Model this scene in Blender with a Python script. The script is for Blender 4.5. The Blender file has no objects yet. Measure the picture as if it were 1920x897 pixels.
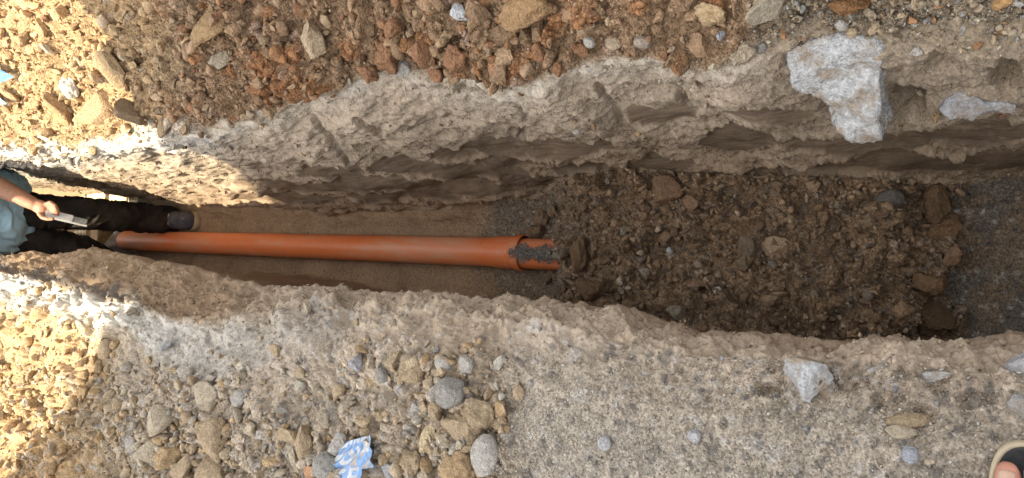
import bpy, bmesh, math, random
import numpy as np
from mathutils import Vector, Matrix

random.seed(7); RNG = np.random.default_rng(11)
scene = bpy.context.scene
COL = scene.collection

# ------------------------------------------------------------------ camera
F_PX, CX, CY, HCAM = 1331.0, 960.0, 448.5, 2.25      # photograph is 1920 x 897; trench floor is z = 0
vD = np.array([-1990., 37., -F_PX]); vD /= np.linalg.norm(vD)
vN = np.array([(F_PX**2 - 37*112.)/1990., -112., -F_PX]); vN /= np.linalg.norm(vN)
M = np.array([np.cross(vD, -vN), vD, -vN])            # camera axes -> world axes
cam_d = bpy.data.cameras.new('camera'); cam = bpy.data.objects.new('camera', cam_d); COL.objects.link(cam)
mw = Matrix.Identity(4)
for i in range(3):
    for j in range(3): mw[i][j] = M[i, j]
mw.translation = (0, 0, HCAM)
cam.matrix_world = mw
cam_d.sensor_fit = 'HORIZONTAL'; cam_d.sensor_width = 36.0
cam_d.lens = 36.0*F_PX/1920.0; cam_d.clip_start = 0.02; cam_d.clip_end = 500
scene.camera = cam

# ------------------------------------------------------------------ sky, sun, exposure
LDIR = np.array([0.36, -0.34, -1.0]); LDIR /= np.linalg.norm(LDIR)     # the way the sunlight travels
SUN_EL = math.asin(-LDIR[2]); SUN_AZ = math.atan2(-LDIR[0], -LDIR[1])   # azimuth from +Y towards +X
world = bpy.data.worlds.new('World'); scene.world = world; world.use_nodes = True
wn = world.node_tree; wn.nodes.clear()
sky = wn.nodes.new('ShaderNodeTexSky'); sky.sky_type = 'NISHITA'; sky.sun_disc = False
sky.sun_elevation = SUN_EL; sky.sun_rotation = SUN_AZ
sky.air_density = 1.0; sky.dust_density = 3.0; sky.ozone_density = 1.0
hs = wn.nodes.new('ShaderNodeHueSaturation'); hs.inputs['Saturation'].default_value = 0.07
bg = wn.nodes.new('ShaderNodeBackground'); bg.inputs['Strength'].default_value = 0.15
wo = wn.nodes.new('ShaderNodeOutputWorld')
wn.links.new(sky.outputs[0], hs.inputs['Color']); wn.links.new(hs.outputs[0], bg.inputs[0]); wn.links.new(bg.outputs[0], wo.inputs[0])
sl = bpy.data.lights.new('sun', 'SUN'); sl.energy = 5.0; sl.angle = math.radians(0.4); sl.color = (1.0, 0.86, 0.64)
sun = bpy.data.objects.new('sun', sl); COL.objects.link(sun)
sun.rotation_euler = Vector(LDIR).to_track_quat('-Z', 'Y').to_euler(); sun.location = (-3, 3, 9)
vs = scene.view_settings; vs.view_transform = 'Standard'; vs.look = 'None'; vs.gamma = 1.0; vs.use_curve_mapping = False
vs.exposure = 1.38

# ------------------------------------------------------------------ pixel <-> world
def ray(px, py): return M @ np.array([px-CX, -(py-CY), -F_PX])
def atz(px, py, z):
    r = ray(px, py); return np.array([0, 0, HCAM]) + r*((z-HCAM)/r[2])
def aty(px, py, y):
    r = ray(px, py); return np.array([0, 0, HCAM]) + r*(y/r[1])
def project(P):
    c = (P - np.array([0, 0, HCAM])) @ M
    d = np.maximum(-c[..., 2], 1e-3)
    return CX + F_PX*c[..., 0]/d, CY - F_PX*c[..., 1]/d, -c[..., 2]

# ------------------------------------------------------------------ noise
PERM = np.random.default_rng(5).permutation(256); PERM = np.concatenate([PERM, PERM, PERM])
GR = np.random.default_rng(6).normal(size=(256, 3)); GR /= np.linalg.norm(GR, axis=1)[:, None]
def noise(P):
    sh = P.shape[:-1]; P = P.reshape(-1, 3)
    i = np.floor(P).astype(np.int64); fr = P-i; i &= 255; u = fr*fr*fr*(fr*(fr*6-15)+10)
    out = np.zeros(len(P))
    for a in (0, 1):
        wa = u[:, 0] if a else 1-u[:, 0]; pa = PERM[i[:, 0]+a]
        for b in (0, 1):
            wb = wa*(u[:, 1] if b else 1-u[:, 1]); pb = PERM[pa+i[:, 1]+b]
            for c in (0, 1):
                g = GR[PERM[pb+i[:, 2]+c]]
                w = wb*(u[:, 2] if c else 1-u[:, 2])
                out += w*(g[:, 0]*(fr[:, 0]-a)+g[:, 1]*(fr[:, 1]-b)+g[:, 2]*(fr[:, 2]-c))
    return (out*1.5).reshape(sh)
def fbm(P, octs=4, gain=0.5, ridged=False):
    s = 0; a = 1.0
    for k in range(octs):
        n = noise(P*(2.0**k)+17.3*k)
        if ridged: n = 1-2*np.abs(n)
        s = s+a*n; a *= gain
    return s
def hash01(i, j, k):
    h = (i*73856093) ^ (j*19349663) ^ (k*83492791)
    h = (h ^ (h >> 13))*1274126177
    return ((h ^ (h >> 16)) & 0xFFFFFF)/float(0x1000000)
def worley(u, v, seed=0, jit=0.9):
    iu = np.floor(u).astype(np.int64); iv = np.floor(v).astype(np.int64)
    f1 = np.full(u.shape, 9.0); f2 = np.full(u.shape, 9.0); cid = np.zeros(u.shape)
    for a in (-1, 0, 1):
        for b in (-1, 0, 1):
            x = iu+a; y = iv+b
            d = np.hypot(x+.5+jit*(hash01(x, y, seed+1)-.5)-u, y+.5+jit*(hash01(x, y, seed+2)-.5)-v)
            nearer = d < f1
            f2 = np.where(nearer, f1, np.minimum(f2, d)); cid = np.where(nearer, hash01(x, y, seed+3), cid); f1 = np.where(nearer, d, f1)
    return f1, f2, cid
def sstep(a, b, x):
    t = np.clip((x-a)/(b-a), 0, 1); return t*t*(3-2*t)
def ip(x, pts): return np.interp(x, [p[0] for p in pts], [p[1] for p in pts])

# ------------------------------------------------------------------ materials
def new_mat(name):
    m = bpy.data.materials.new(name); m.use_nodes = True
    nt = m.node_tree; b = nt.nodes['Principled BSDF']; return m, nt, b
def N(nt, t, **kw):
    n = nt.nodes.new(t)
    for k, v in kw.items(): setattr(n, k, v)
    return n
def earth_material(name, source, var=0.35, speck=0.25, bump=0.35, scale=1.0, rough=0.95):
    """soil or stone: colour from the mesh colour ('Col') or the object colour, broken up by noise at several scales, with fine relief"""
    m, nt, b = new_mat(name); L = nt.links
    geo = N(nt, 'ShaderNodeNewGeometry')
    pos = geo.outputs['Position']
    grain = None
    if source == 'Col': at = N(nt, 'ShaderNodeAttribute', attribute_name='Col'); c = at.outputs['Color']; grain = at.outputs['Alpha']
    else: c = N(nt, 'ShaderNodeObjectInfo').outputs['Color']
    n1 = N(nt, 'ShaderNodeTexNoise'); n1.inputs['Scale'].default_value = 110*scale; n1.inputs['Detail'].default_value = 6; n1.inputs['Roughness'].default_value = 0.7
    n2 = N(nt, 'ShaderNodeTexNoise'); n2.inputs['Scale'].default_value = 420*scale; n2.inputs['Detail'].default_value = 3
    vo = N(nt, 'ShaderNodeTexVoronoi'); vo.inputs['Scale'].default_value = 260*scale
    for n in (n1, n2, vo): L.new(pos, n.inputs['Vector'])
    mr = N(nt, 'ShaderNodeMapRange'); mr.inputs[1].default_value = .3; mr.inputs[2].default_value = .7
    mr.inputs[3].default_value = 1-var; mr.inputs[4].default_value = 1+var
    L.new(n1.outputs['Fac'], mr.inputs[0])
    mr2 = N(nt, 'ShaderNodeMapRange'); mr2.inputs[1].default_value = 0; mr2.inputs[2].default_value = 1
    mr2.inputs[3].default_value = 1-speck; mr2.inputs[4].default_value = 1+speck*1.15
    sep = N(nt, 'ShaderNodeSeparateColor'); L.new(vo.outputs['Color'], sep.inputs[0]); L.new(sep.outputs[0], mr2.inputs[0])
    if grain is not None:      # gritty soils show their grains, smeared clay does not
        g1 = N(nt, 'ShaderNodeMath', operation='MULTIPLY'); g1.inputs[1].default_value = -speck*2.0; L.new(grain, g1.inputs[0])
        g2 = N(nt, 'ShaderNodeMath', operation='ADD'); g2.inputs[1].default_value = 1.0; L.new(g1.outputs[0], g2.inputs[0]); L.new(g2.outputs[0], mr2.inputs[3])
        g3 = N(nt, 'ShaderNodeMath', operation='MULTIPLY_ADD'); g3.inputs[1].default_value = speck*2.2; g3.inputs[2].default_value = 1.0; L.new(grain, g3.inputs[0]); L.new(g3.outputs[0], mr2.inputs[4])
    mu = N(nt, 'ShaderNodeMath', operation='MULTIPLY'); L.new(mr.outputs[0], mu.inputs[0]); L.new(mr2.outputs[0], mu.inputs[1])
    vm = N(nt, 'ShaderNodeVectorMath', operation='SCALE'); L.new(c, vm.inputs[0]); L.new(mu.outputs[0], vm.inputs['Scale'])
    L.new(vm.outputs[0], b.inputs['Base Color'])
    b.inputs['Roughness'].default_value = rough; b.inputs['Specular IOR Level'].default_value = 0.2
    ad = N(nt, 'ShaderNodeMath', operation='ADD'); ad.inputs[1].default_value = 0
    m1 = N(nt, 'ShaderNodeMath', operation='MULTIPLY'); m1.inputs[1].default_value = 0.9; L.new(n1.outputs['Fac'], m1.inputs[0])
    m2 = N(nt, 'ShaderNodeMath', operation='MULTIPLY_ADD'); m2.inputs[1].default_value = 0.35; L.new(n2.outputs['Fac'], m2.inputs[0]); L.new(m1.outputs[0], m2.inputs[2])
    m3 = N(nt, 'ShaderNodeMath', operation='MULTIPLY_ADD'); m3.inputs[1].default_value = -0.35; L.new(vo.outputs['Distance'], m3.inputs[0]); L.new(m2.outputs[0], m3.inputs[2])
    bp = N(nt, 'ShaderNodeBump'); bp.inputs['Strength'].default_value = bump; bp.inputs['Distance'].default_value = 0.012/scale
    if grain is not None:
        gb = N(nt, 'ShaderNodeMath', operation='MULTIPLY_ADD'); gb.inputs[1].default_value = bump*.85; gb.inputs[2].default_value = bump*.15; L.new(grain, gb.inputs[0]); L.new(gb.outputs[0], bp.inputs['Strength'])
    L.new(m3.outputs[0], bp.inputs['Height']); L.new(bp.outputs[0], b.inputs['Normal'])
    return m
def simple_mat(name, col, rough=0.6, var=0.2, scale=30, bump=0.0, bscale=200, metal=0.0, spec=0.5, dust=None, dust_amt=0.0, stretch=(1, 1, 1), dscale=14):
    m, nt, b = new_mat(name); L = nt.links
    tc = N(nt, 'ShaderNodeTexCoord'); mp = N(nt, 'ShaderNodeMapping'); mp.inputs['Scale'].default_value = stretch
    L.new(tc.outputs['Object'], mp.inputs[0])
    n1 = N(nt, 'ShaderNodeTexNoise'); n1.inputs['Scale'].default_value = scale; n1.inputs['Detail'].default_value = 5
    L.new(mp.outputs[0], n1.inputs['Vector'])
    mr = N(nt, 'ShaderNodeMapRange'); mr.inputs[1].default_value = .3; mr.inputs[2].default_value = .7; mr.inputs[3].default_value = 1-var; mr.inputs[4].default_value = 1+var
    L.new(n1.outputs['Fac'], mr.inputs[0])
    rgb = N(nt, 'ShaderNodeRGB'); rgb.outputs[0].default_value = (*col, 1)
    vm = N(nt, 'ShaderNodeVectorMath', operation='SCALE'); L.new(rgb.outputs[0], vm.inputs[0]); L.new(mr.outputs[0], vm.inputs['Scale'])
    out = vm.outputs[0]
    if dust:
        n3 = N(nt, 'ShaderNodeTexNoise'); n3.inputs['Scale'].default_value = dscale; n3.inputs['Detail'].default_value = 8; n3.inputs['Roughness'].default_value = .7
        L.new(mp.outputs[0], n3.inputs['Vector'])
        m3 = N(nt, 'ShaderNodeMapRange'); m3.inputs[1].default_value = .45; m3.inputs[2].default_value = .75; m3.inputs[3].default_value = 0; m3.inputs[4].default_value = dust_amt
        L.new(n3.outputs['Fac'], m3.inputs[0])
        mx = N(nt, 'ShaderNodeMix', data_type='RGBA'); L.new(m3.outputs[0], mx.inputs['Factor']); L.new(out, mx.inputs['A']); mx.inputs['B'].default_value = (*dust, 1)
        out = mx.outputs['Result']
    L.new(out, b.inputs['Base Color'])
    b.inputs['Roughness'].default_value = rough; b.inputs['Metallic'].default_value = metal; b.inputs['Specular IOR Level'].default_value = spec
    if bump:
        n2 = N(nt, 'ShaderNodeTexNoise'); n2.inputs['Scale'].default_value = bscale; n2.inputs['Detail'].default_value = 4
        L.new(mp.outputs[0], n2.inputs['Vector'])
        bp = N(nt, 'ShaderNodeBump'); bp.inputs['Strength'].default_value = bump; bp.inputs['Distance'].default_value = 0.004
        L.new(n2.outputs['Fac'], bp.inputs['Height']); L.new(bp.outputs[0], b.inputs['Normal'])
    return m
MAT_SOIL = earth_material('soil', 'Col', var=0.20, speck=0.22, bump=0.75)
MAT_CRUMB = earth_material('crumb', 'Col', var=0.22, speck=0.12, bump=0.6)
MAT_STONE = earth_material('stone', 'obj', var=0.30, speck=0.14, bump=0.7, scale=0.9)
def add_dirt(m, col, lo=.5, hi=.68, amt=.85, scale=22):
    nt = m.node_tree; b = nt.nodes['Principled BSDF']; src = b.inputs['Base Color'].links[0].from_socket
    g = N(nt, 'ShaderNodeNewGeometry'); n = N(nt, 'ShaderNodeTexNoise'); n.inputs['Scale'].default_value = scale; n.inputs['Detail'].default_value = 7; n.inputs['Roughness'].default_value = .65
    nt.links.new(g.outputs['Position'], n.inputs['Vector'])
    r = N(nt, 'ShaderNodeMapRange'); r.inputs[1].default_value = lo; r.inputs[2].default_value = hi; r.inputs[4].default_value = amt; nt.links.new(n.outputs['Fac'], r.inputs[0])
    x = N(nt, 'ShaderNodeMix', data_type='RGBA'); nt.links.new(r.outputs[0], x.inputs['Factor']); nt.links.new(src, x.inputs['A']); x.inputs['B'].default_value = (*col, 1); nt.links.new(x.outputs['Result'], b.inputs['Base Color'])
MAT_CONC = earth_material('old_concrete', 'obj', var=0.22, speck=0.22, bump=0.6, scale=0.8)
add_dirt(MAT_CONC, (.30, .235, .165), .47, .62, .9, 18)

# ------------------------------------------------------------------ object helpers
def tag(o, label=None, cat=None, group=None, kind=None):
    if label: o['label'] = label
    if cat: o['category'] = cat
    if group: o['group'] = group
    if kind: o['kind'] = kind
    return o
def link(name, me, mat=None, parent=None, smooth=True):
    if mat and not me.materials: me.materials.append(mat)
    if smooth: me.polygons.foreach_set('use_smooth', np.ones(len(me.polygons), dtype=bool))
    o = bpy.data.objects.new(name, me); COL.objects.link(o)
    if parent: o.parent = parent
    return o
def empty(name, loc=(0, 0, 0)):
    o = bpy.data.objects.new(name, None); COL.objects.link(o); o.location = loc; o.empty_display_size = .05; return o
def np_mesh(name, verts, faces, col=None):
    """faces: (n,3) or (n,4) int array"""
    me = bpy.data.meshes.new(name); k = faces.shape[1]
    me.vertices.add(len(verts)); me.vertices.foreach_set('co', np.ascontiguousarray(verts, dtype=np.float32).ravel())
    me.loops.add(faces.size); me.loops.foreach_set('vertex_index', np.ascontiguousarray(faces, dtype=np.int32).ravel())
    me.polygons.add(len(faces)); me.polygons.foreach_set('loop_start', np.arange(0, faces.size, k, dtype=np.int32))
    me.update(calc_edges=True)
    if col is not None:
        a = me.attributes.new('Col', 'FLOAT_COLOR', 'POINT')
        c = np.ones((len(verts), 4), dtype=np.float32); c[:, :col.shape[1]] = col
        a.data.foreach_set('color', c.ravel())
    return me
def bm_obj(name, bm, mat, parent=None, smooth=False):
    me = bpy.data.meshes.new(name); bm.normal_update(); bm.to_mesh(me); bm.free()
    return link(name, me, mat, parent, smooth)

# ------------------------------------------------------------------ the dug ground: one profile swept along the trench
# stations along the trench (Y), dense where the picture is dense
pxs = np.linspace(2010, -70, 770)
ys = np.array([atz(p, 448, 0.75)[1] for p in pxs])
ys = np.concatenate([[-40, -20, -10, -6, -4, -3, -2.2, -1.6, -1.2, -.9, -.7, -.5, -.36, -.26, -.19, -.15], ys,
                     np.linspace(ys[-1]+.02, ys[-1]+1.2, 50), ys[-1]+1.2+np.array([.1, .25, .5, .8, 1.2, 2, 3, 5, 9, 16, 30, 50])])
ys = np.sort(np.unique(ys)); NU = len(ys)
def curve(pts, z):
    q = sorted([tuple(atz(a, b, z)[[1, 0]]) for a, b in pts]); return lambda y: np.interp(y, [k[0] for k in q], [k[1] for k in q])
zE = 0.93
lipX = curve([(0, 478), (200, 468), (300, 488), (450, 520), (540, 545), (620, 538), (800, 552), (950, 566), (1050, 572), (1150, 588), (1300, 612), (1400, 617), (1600, 626), (1780, 633), (1920, 640)], zE)
rimLX = curve([(0, 512), (100, 535), (200, 566), (240, 560), (300, 600), (400, 610), (480, 590), (560, 556), (640, 545), (800, 560), (950, 580), (1050, 592), (1150, 604), (1300, 632), (1400, 640), (1600, 652), (1780, 662), (1920, 668)], 1.08)
floorR = curve([(100, 350), (270, 374), (400, 383), (500, 390), (600, 396), (800, 392), (900, 383), (1000, 370), (1060, 350), (1200, 333), (1300, 333), (1500, 338), (1680, 348), (1780, 343), (1920, 328)], 0.05)
rimRX = curve([(0, 292), (140, 285), (260, 262), (370, 258), (450, 228), (540, 190), (650, 152), (740, 122), (800, 125), (900, 150), (950, 160), (1000, 155), (1050, 122), (1110, 107), (1200, 105), (1330, 120), (1400, 95), (1500, 60), (1600, 60), (1750, 80), (1900, 100)], 1.0)
XL, XR1, XF, XRR = lipX(ys), rimLX(ys), floorR(ys), rimRX(ys)
XR1 = np.minimum(XR1, XL-.03)
def mound(y):      # loose backfill lying in the trench near the photographer, gravel beyond it
    return 0.21*sstep(1.36, 1.10, y)*sstep(.02, .28, y)+0.06*sstep(.2, .0, y)
closed = sstep(7.0, 7.6, ys)+sstep(-2.2, -3.2, ys)   # where the trench has ended
def seg(a, b, n, e=1.0): return a + (b-a)*(np.linspace(0, 1, n, endpoint=False)**e)
one = np.ones(NU)
far = sstep(1.7, 2.4, ys)                             # undercut rim of the far wall
fl = mound(ys)
ctrl = [  # (X, Z, samples, segment id) from left to right
    (-40*one, 1.15*one, 10, 0), (-3*one, 1.2*one, 16, 0), (-1.0*one, 1.18*one, 36, 0),
    (-.55*one, 1.13*one, 120, 1), (XR1-.10, 1.11*one, 60, 1),
    (XR1, 1.06*one, 50, 2), (XL, zE*one, 6, 3), (XL-.015, zE-.06*one, 5, 3), (XL-.07, .75*one, 5, 3), (XL-.09, .35*one, 6, 3),
    (XL-.08, 0.02*one+fl, 26, 4), (np.minimum(XL*.5+.02, .03), 0.0*one+fl, 66, 4), (XF-.07, 0.01*one+fl, 30, 4),
    (XF, .06*one+fl*.8, 50, 5), (XF*.6+XRR*.4+.03*far, .45*one, 56, 5), (XF*.35+XRR*.65+.05*far, .78*one, 46, 5),
    (XRR, .98*one, 26, 6), (XRR+.10, 1.07*one, 60, 6), (XRR+.32, 1.17*one, 56, 6), (XRR+.75, 1.34*one, 22, 7), (1.8*one, 1.45*one, 12, 7), (3.2*one, 1.2*one, 8, 7), (40*one, 1.15*one, 1, 7)]
xs, zs, sid = [], [], []
for k in range(len(ctrl)-1):
    x0, z0, n, s = ctrl[k]; x1, z1 = ctrl[k+1][:2]; t = np.linspace(0, 1, n, endpoint=False)
    xs.append(x0[:, None]+(x1-x0)[:, None]*t); zs.append(z0[:, None]+(z1-z0)[:, None]*t); sid += [s]*n
xs.append(ctrl[-1][0][:, None]); zs.append(ctrl[-1][1][:, None]); sid.append(7)
XG = np.concatenate(xs, 1); ZG = np.concatenate(zs, 1); sid = np.array(sid); NV = XG.shape[1]
for it in range(14):     # soften the corners of the profile
    for A in (XG, ZG): A[:, 30:-10] = .25*A[:, 29:-11]+.5*A[:, 30:-10]+.25*A[:, 31:-9]
cl = np.clip(closed, 0, 1)[:, None]
ZG = ZG*(1-cl)+np.maximum(ZG, 1.12)*cl
YG = np.repeat(ys[:, None], NV, 1)
BASE = np.stack([XG, YG, ZG], -1)
PX, PY, DEP = project(BASE)
arc = np.concatenate([np.zeros((NU, 1)), np.cumsum(np.hypot(np.diff(XG, axis=1), np.diff(ZG, axis=1)), 1)], 1)
i0 = int(np.searchsorted(sid, 4)); arc = arc-arc[:, i0:i0+1]     # surface distance measured from the trench floor edge
def normals(P):
    du = np.gradient(P, axis=0); dv = np.gradient(P, axis=1); n = np.cross(dv, du)
    n /= np.maximum(np.linalg.norm(n, axis=-1, keepdims=True), 1e-9); return n
NRM = normals(BASE)
if NRM[NU//2, 5, 2] < 0: NRM = -NRM
SIDG = np.repeat(sid[None, :], NU, 0)
def band(*ids): return np.isin(SIDG, ids).astype(float)
def blurv(A, n=6):
    for _ in range(n): A[:, 1:-1] = .25*A[:, :-2]+.5*A[:, 1:-1]+.25*A[:, 2:]
    return A
mL, mLip, mLW, mF, mW, mR = [blurv(band(*i)) for i in ((0, 1), (2,), (3,), (4,), (5,), (6, 7))]
near = sstep(9, 5, np.abs(YG-2))*sstep(5, 2.5, np.abs(XG))
wob = fbm(BASE*6, 3)                                  # wobble for the borders between soils
wob2 = fbm(BASE*22+5, 3)
PXw = PX+28*wob+14*wob2; PYw = PY+18*wob+12*wob2
# masks of soils, from the places where the photograph shows them
rub = mL*sstep(1000, 900, PXw)*sstep(640, 700, PYw+.06*(PXw-500))      # rubble on the left bank
clus = np.clip(np.exp(-(((PXw-350)/130)**2+((PYw-850)/130)**2))+np.exp(-(((PXw-590)/90)**2+((PYw-880)/90)**2))+np.exp(-(((PXw-850)/110)**2+((PYw-800)/130)**2)), 0, 1)
rubc = rub*(.12+.88*clus)
clay = mR*sstep(270, 420, PXw)*sstep(1480, 1380, PXw)
rim_y = ip(PX, [(0, 292), (140, 285), (260, 250), (370, 250), (450, 225), (540, 190), (650, 150), (740, 120), (800, 128), (900, 152), (950, 160), (1000, 155), (1050, 122), (1110, 107), (1200, 105), (1330, 120), (1400, 95), (1500, 40), (1900, 40)])
above = sstep(14, -14, PYw-rim_y)*np.clip(mR+mW, 0, 1)                   # loose spoil above the cut
backf = mF*sstep(1035, 1075, PXw)*sstep(1815, 1780, PXw)
gravel = np.clip(mF+.5*mW, 0, 1)*(sstep(870, 960, PXw)*sstep(1090, 1035, PXw)*.75+sstep(1760, 1830, PXw+30*wob))
gravL = mL*sstep(880, 960, PXw)*sstep(640, 700, PYw)
# tool marks smeared into the wall: (px, py, half length, half height)
SC = [(1440, 212, 85, 14), (1240, 216, 60, 11), (940, 276, 72, 14), (1040, 281, 62, 13), (1130, 276, 45, 8), (1388, 263, 68, 18), (1530, 266, 74, 14), (1640, 272, 95, 21),
      (1810, 247, 115, 20), (1905, 300, 90, 14), (960, 304, 62, 9), (850, 291, 42, 8), (1120, 319, 74, 13), (1500, 321, 130, 12), (1700, 310, 120, 14), (1390, 327, 85, 10), (1880, 338, 70, 8),
      (620, 325, 62, 8), (740, 311, 52, 10), (700, 341, 90, 8), (600, 352, 90, 8), (820, 316, 72, 9), (900, 326, 84, 10), (800, 346, 120, 8), (500, 346, 60, 6), (1020, 338, 74, 8), (760, 366, 100, 7), (1240, 305, 60, 9), (1290, 330, 80, 7), (540, 372, 90, 6), (900, 355, 90, 7)]
smear = np.zeros_like(PX); dent = np.zeros_like(PX)
sx = PX+6*wob2; sy = PY+2.5*wob2+3*noise(BASE*9+3)
for cx, cy, a, b in SC:
    a *= 1.12; b *= 1.22
    q = (sx-cx)/a; hh = b*np.clip(1-q*q, 0, 1)**.6*1.1+1e-3
    t = (sy-(cy-hh))/(2*hh)
    ins = sstep(0, .08, t)*sstep(1.0, .9, t)*(np.abs(q) < 1)*mW
    dd = ins*np.clip(1-t, 0, 1)**.8*np.minimum(1, hh/b)*(.011+.0005*b)
    dent = np.maximum(dent, dd); smear = np.maximum(smear, ins*sstep(.05, .35, hh/b))
groove = np.zeros_like(PX)
GV = [(578, 213, 655, 300, 6), (664, 204, 714, 252, 7), (1116, 148, 1166, 224, 9), (1254, 158, 1293, 206, 8), (958, 185, 988, 216, 7), (985, 228, 978, 262, 8)]
for ax, ay, bx_, by_, w in GV:
    dx, dy = bx_-ax, by_-ay; t = np.clip(((PX-ax)*dx+(PY-ay)*dy)/(dx*dx+dy*dy), 0, 1)
    d = np.hypot(PX-ax-t*dx, PY-ay-t*dy)/w
    g = np.clip(1-d*d, 0, 1)*sstep(0, .25, t)*np.clip(mW+mR, 0, 1); dent = np.maximum(dent, .016*g)
    groove = np.maximum(groove, sstep(0, .3, g))
PIT = [(1705, 185, 34, 26, .050), (1692, 58, 16, 22, .03), (1770, 120, 40, 24, .02), (1890, 150, 40, 40, .05), (1535, 160, 26, 16, .03), (1840, 225, 60, 12, .02),
       (1668, 752, 34, 24, .018), (1760, 722, 26, 18, .010), (1440, 735, 30, 14, .02), (1830, 745, 40, 20, .018), (1720, 775, 40, 20, .012)]
pit = np.zeros_like(PX)
for cx, cy, a, b, dp in PIT:
    q = np.clip(1-(((PX+10*wob2-cx)/a)**2+((PY+8*wob2-cy)/b)**2), 0, 1); dent = dent+dp*np.sqrt(q)*near; pit = np.maximum(pit, sstep(0, .4, q))
# ---- relief
A = BASE
disp = .020*fbm(A*4.5, 3)
f1a, f2a, ida = worley(YG/.075+.4*wob2, arc/.075+.4*wob, 1)
f1b, f2b, idb = worley(YG/.034+.3*wob2, arc/.034, 4)
f1c, f2c, idc = worley(YG/.014, arc/.014, 8)
def lump(f1, f2, r=.55): return np.sqrt(np.clip(1-(f1/r)**2, 0, 1))*sstep(0, .18, f2-f1)
la, lb, lc = lump(f1a, f2a, .6), lump(f1b, f2b, .6), lump(f1c, f2c, .6)
rough_a = 1.0*above*np.clip(clay+.45, 0, 1)+1.15*backf+.35*rub+.8*mL*sstep(300, 150, PXw)
disp += .026*rough_a*la*(ida > .45)*(.4+.9*ida)
disp += .013*np.clip(above+backf+.7*rub+.12*mW*(1-smear), 0, 1)*lb*(idb > .35)*(.5+idb)
disp += .0055*np.clip(above+backf+rub+.3*mL+.4*gravel+.4*mLip, 0, 1)*lc*(.3+idc)
calm = 1-np.maximum(.92*smear, .85*groove)
an = A*np.array([14, 6, 14.])
disp += mW*calm*(.016*fbm(A*np.array([11, 8, 11.]), 4, .6)+.005*(fbm(A*26+7, 3, .6, True)-.8)+.004*fbm(A*95, 2))
disp += .55*mW*.02*noise(A*np.array([3, 2.2, 9.]))
disp += (mL*(1-.65*gravL)+mLip)*(.010*fbm(A*16, 3)+.0025*fbm(A*70, 2))
edgeL = np.exp(-((arc-np.take_along_axis(arc, np.full((NU, 1), int(np.searchsorted(sid, 2))), 1))/.12)**2)*(mL+mLip)
disp += edgeL*(.020*fbm(A*10+4, 4, .6)+.008*la*(.3+.9*ida)*(ida > .5)+.003*lb*(.4+idb)+.006*fbm(A*42, 3, .65)-.006)
disp += (mF+.3*mR)*(.006*fbm(A*30, 3)+.0025*fbm(A*110, 2))
disp += backf*.028*fbm(A*8+9, 3)
disp += mL*gravL*.010*fbm(A*7+1, 2)
disp += above*(.022*fbm(A*9+2, 3)+.004*fbm(A*80, 2))
disp += mLip*(.012*fbm(A*15, 5, .62)+.003*lb*idb)
streak = fbm(A*np.array([50, 10, 130.])+.6*wob[..., None], 3, .6)
disp += smear*mW*.0022*streak
disp += mR*sstep(1400, 1500, PXw)*(.012*fbm(A*20+3, 4, .6)+.007*lb*idb+.003*lc)
disp -= dent
POS = BASE+NRM*(disp*near)[..., None]
# ---- colours of the soils
def mixc(C, col, m): return C*(1-m[..., None])+np.array(col)*m[..., None]
C = np.tile(np.array([.36, .285, .20]), (NU, NV, 1))
C = mixc(C, (.345, .305, .245), mL*sstep(880, 1000, PXw))
C = mixc(C, (.385, .32, .24), mL*sstep(900, 700, PXw))
C = mixc(C, (.40, .275, .15), mL*sstep(260, 120, PXw))
rl = ip(PX, [(0, 512), (100, 535), (200, 566), (240, 560), (300, 600), (400, 610), (480, 590), (560, 556), (640, 545), (800, 560), (2000, 668)])
C = mixc(C, (.56, .53, .47), np.clip(mL+mLip, 0, 1)*sstep(420, 300, PXw)*sstep(-12, 6, PYw-rl)*sstep(75, 35, PYw-rl))
C = mixc(C, (.40, .375, .33), mL*sstep(230, 330, PXw)*sstep(700, 560, PXw)*sstep(0, 30, PYw-rl)*sstep(150, 60, PYw-rl)*.7)
C = mixc(C, (.30, .24, .175), mL*sstep(1380, 1520, PXw)*sstep(770, 690, PYw)*.8)
C = mixc(C, (.38, .305, .225), np.clip(mLip+.8*edgeL*(PXw > 450), 0, 1)*sstep(430, 560, PXw)*.7)
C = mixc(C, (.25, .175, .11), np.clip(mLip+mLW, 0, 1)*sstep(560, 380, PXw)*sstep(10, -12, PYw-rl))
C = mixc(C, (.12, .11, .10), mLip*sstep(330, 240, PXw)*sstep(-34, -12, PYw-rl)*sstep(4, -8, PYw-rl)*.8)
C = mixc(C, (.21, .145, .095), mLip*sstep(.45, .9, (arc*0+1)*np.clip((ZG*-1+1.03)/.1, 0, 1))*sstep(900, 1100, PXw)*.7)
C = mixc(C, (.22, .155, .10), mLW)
C = mixc(C, (.30, .205, .125), mF)
C = mixc(C, (.235, .16, .10), backf)
C = mixc(C, (.155, .135, .11), (.45+.55*sstep(-.3, .3, wob+.6*wob2))*np.clip(gravel, 0, 1)*np.clip(mF+.4*mW, 0, 1))
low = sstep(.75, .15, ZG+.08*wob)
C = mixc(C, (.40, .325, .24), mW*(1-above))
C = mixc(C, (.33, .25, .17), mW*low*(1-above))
C = mixc(C, (.47, .42, .345), (.35+.65*sstep(-.25, .35, wob2+.5*wob))*np.clip(mW+mR, 0, 1)*(1-above)*sstep(58, 16, PYw-rim_y)*sstep(1480, 1380, PXw)*sstep(250, 420, PXw))
C = mixc(C, (.145, .104, .07), smear*(.80+.25*np.clip(streak, -1, .7)))
C = mixc(C, (.44, .37, .285), groove*.6)
C = mixc(C, (.40, .275, .155), above*sstep(430, 260, PXw))
C = mixc(C, (.275, .18, .108), above*clay)
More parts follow.
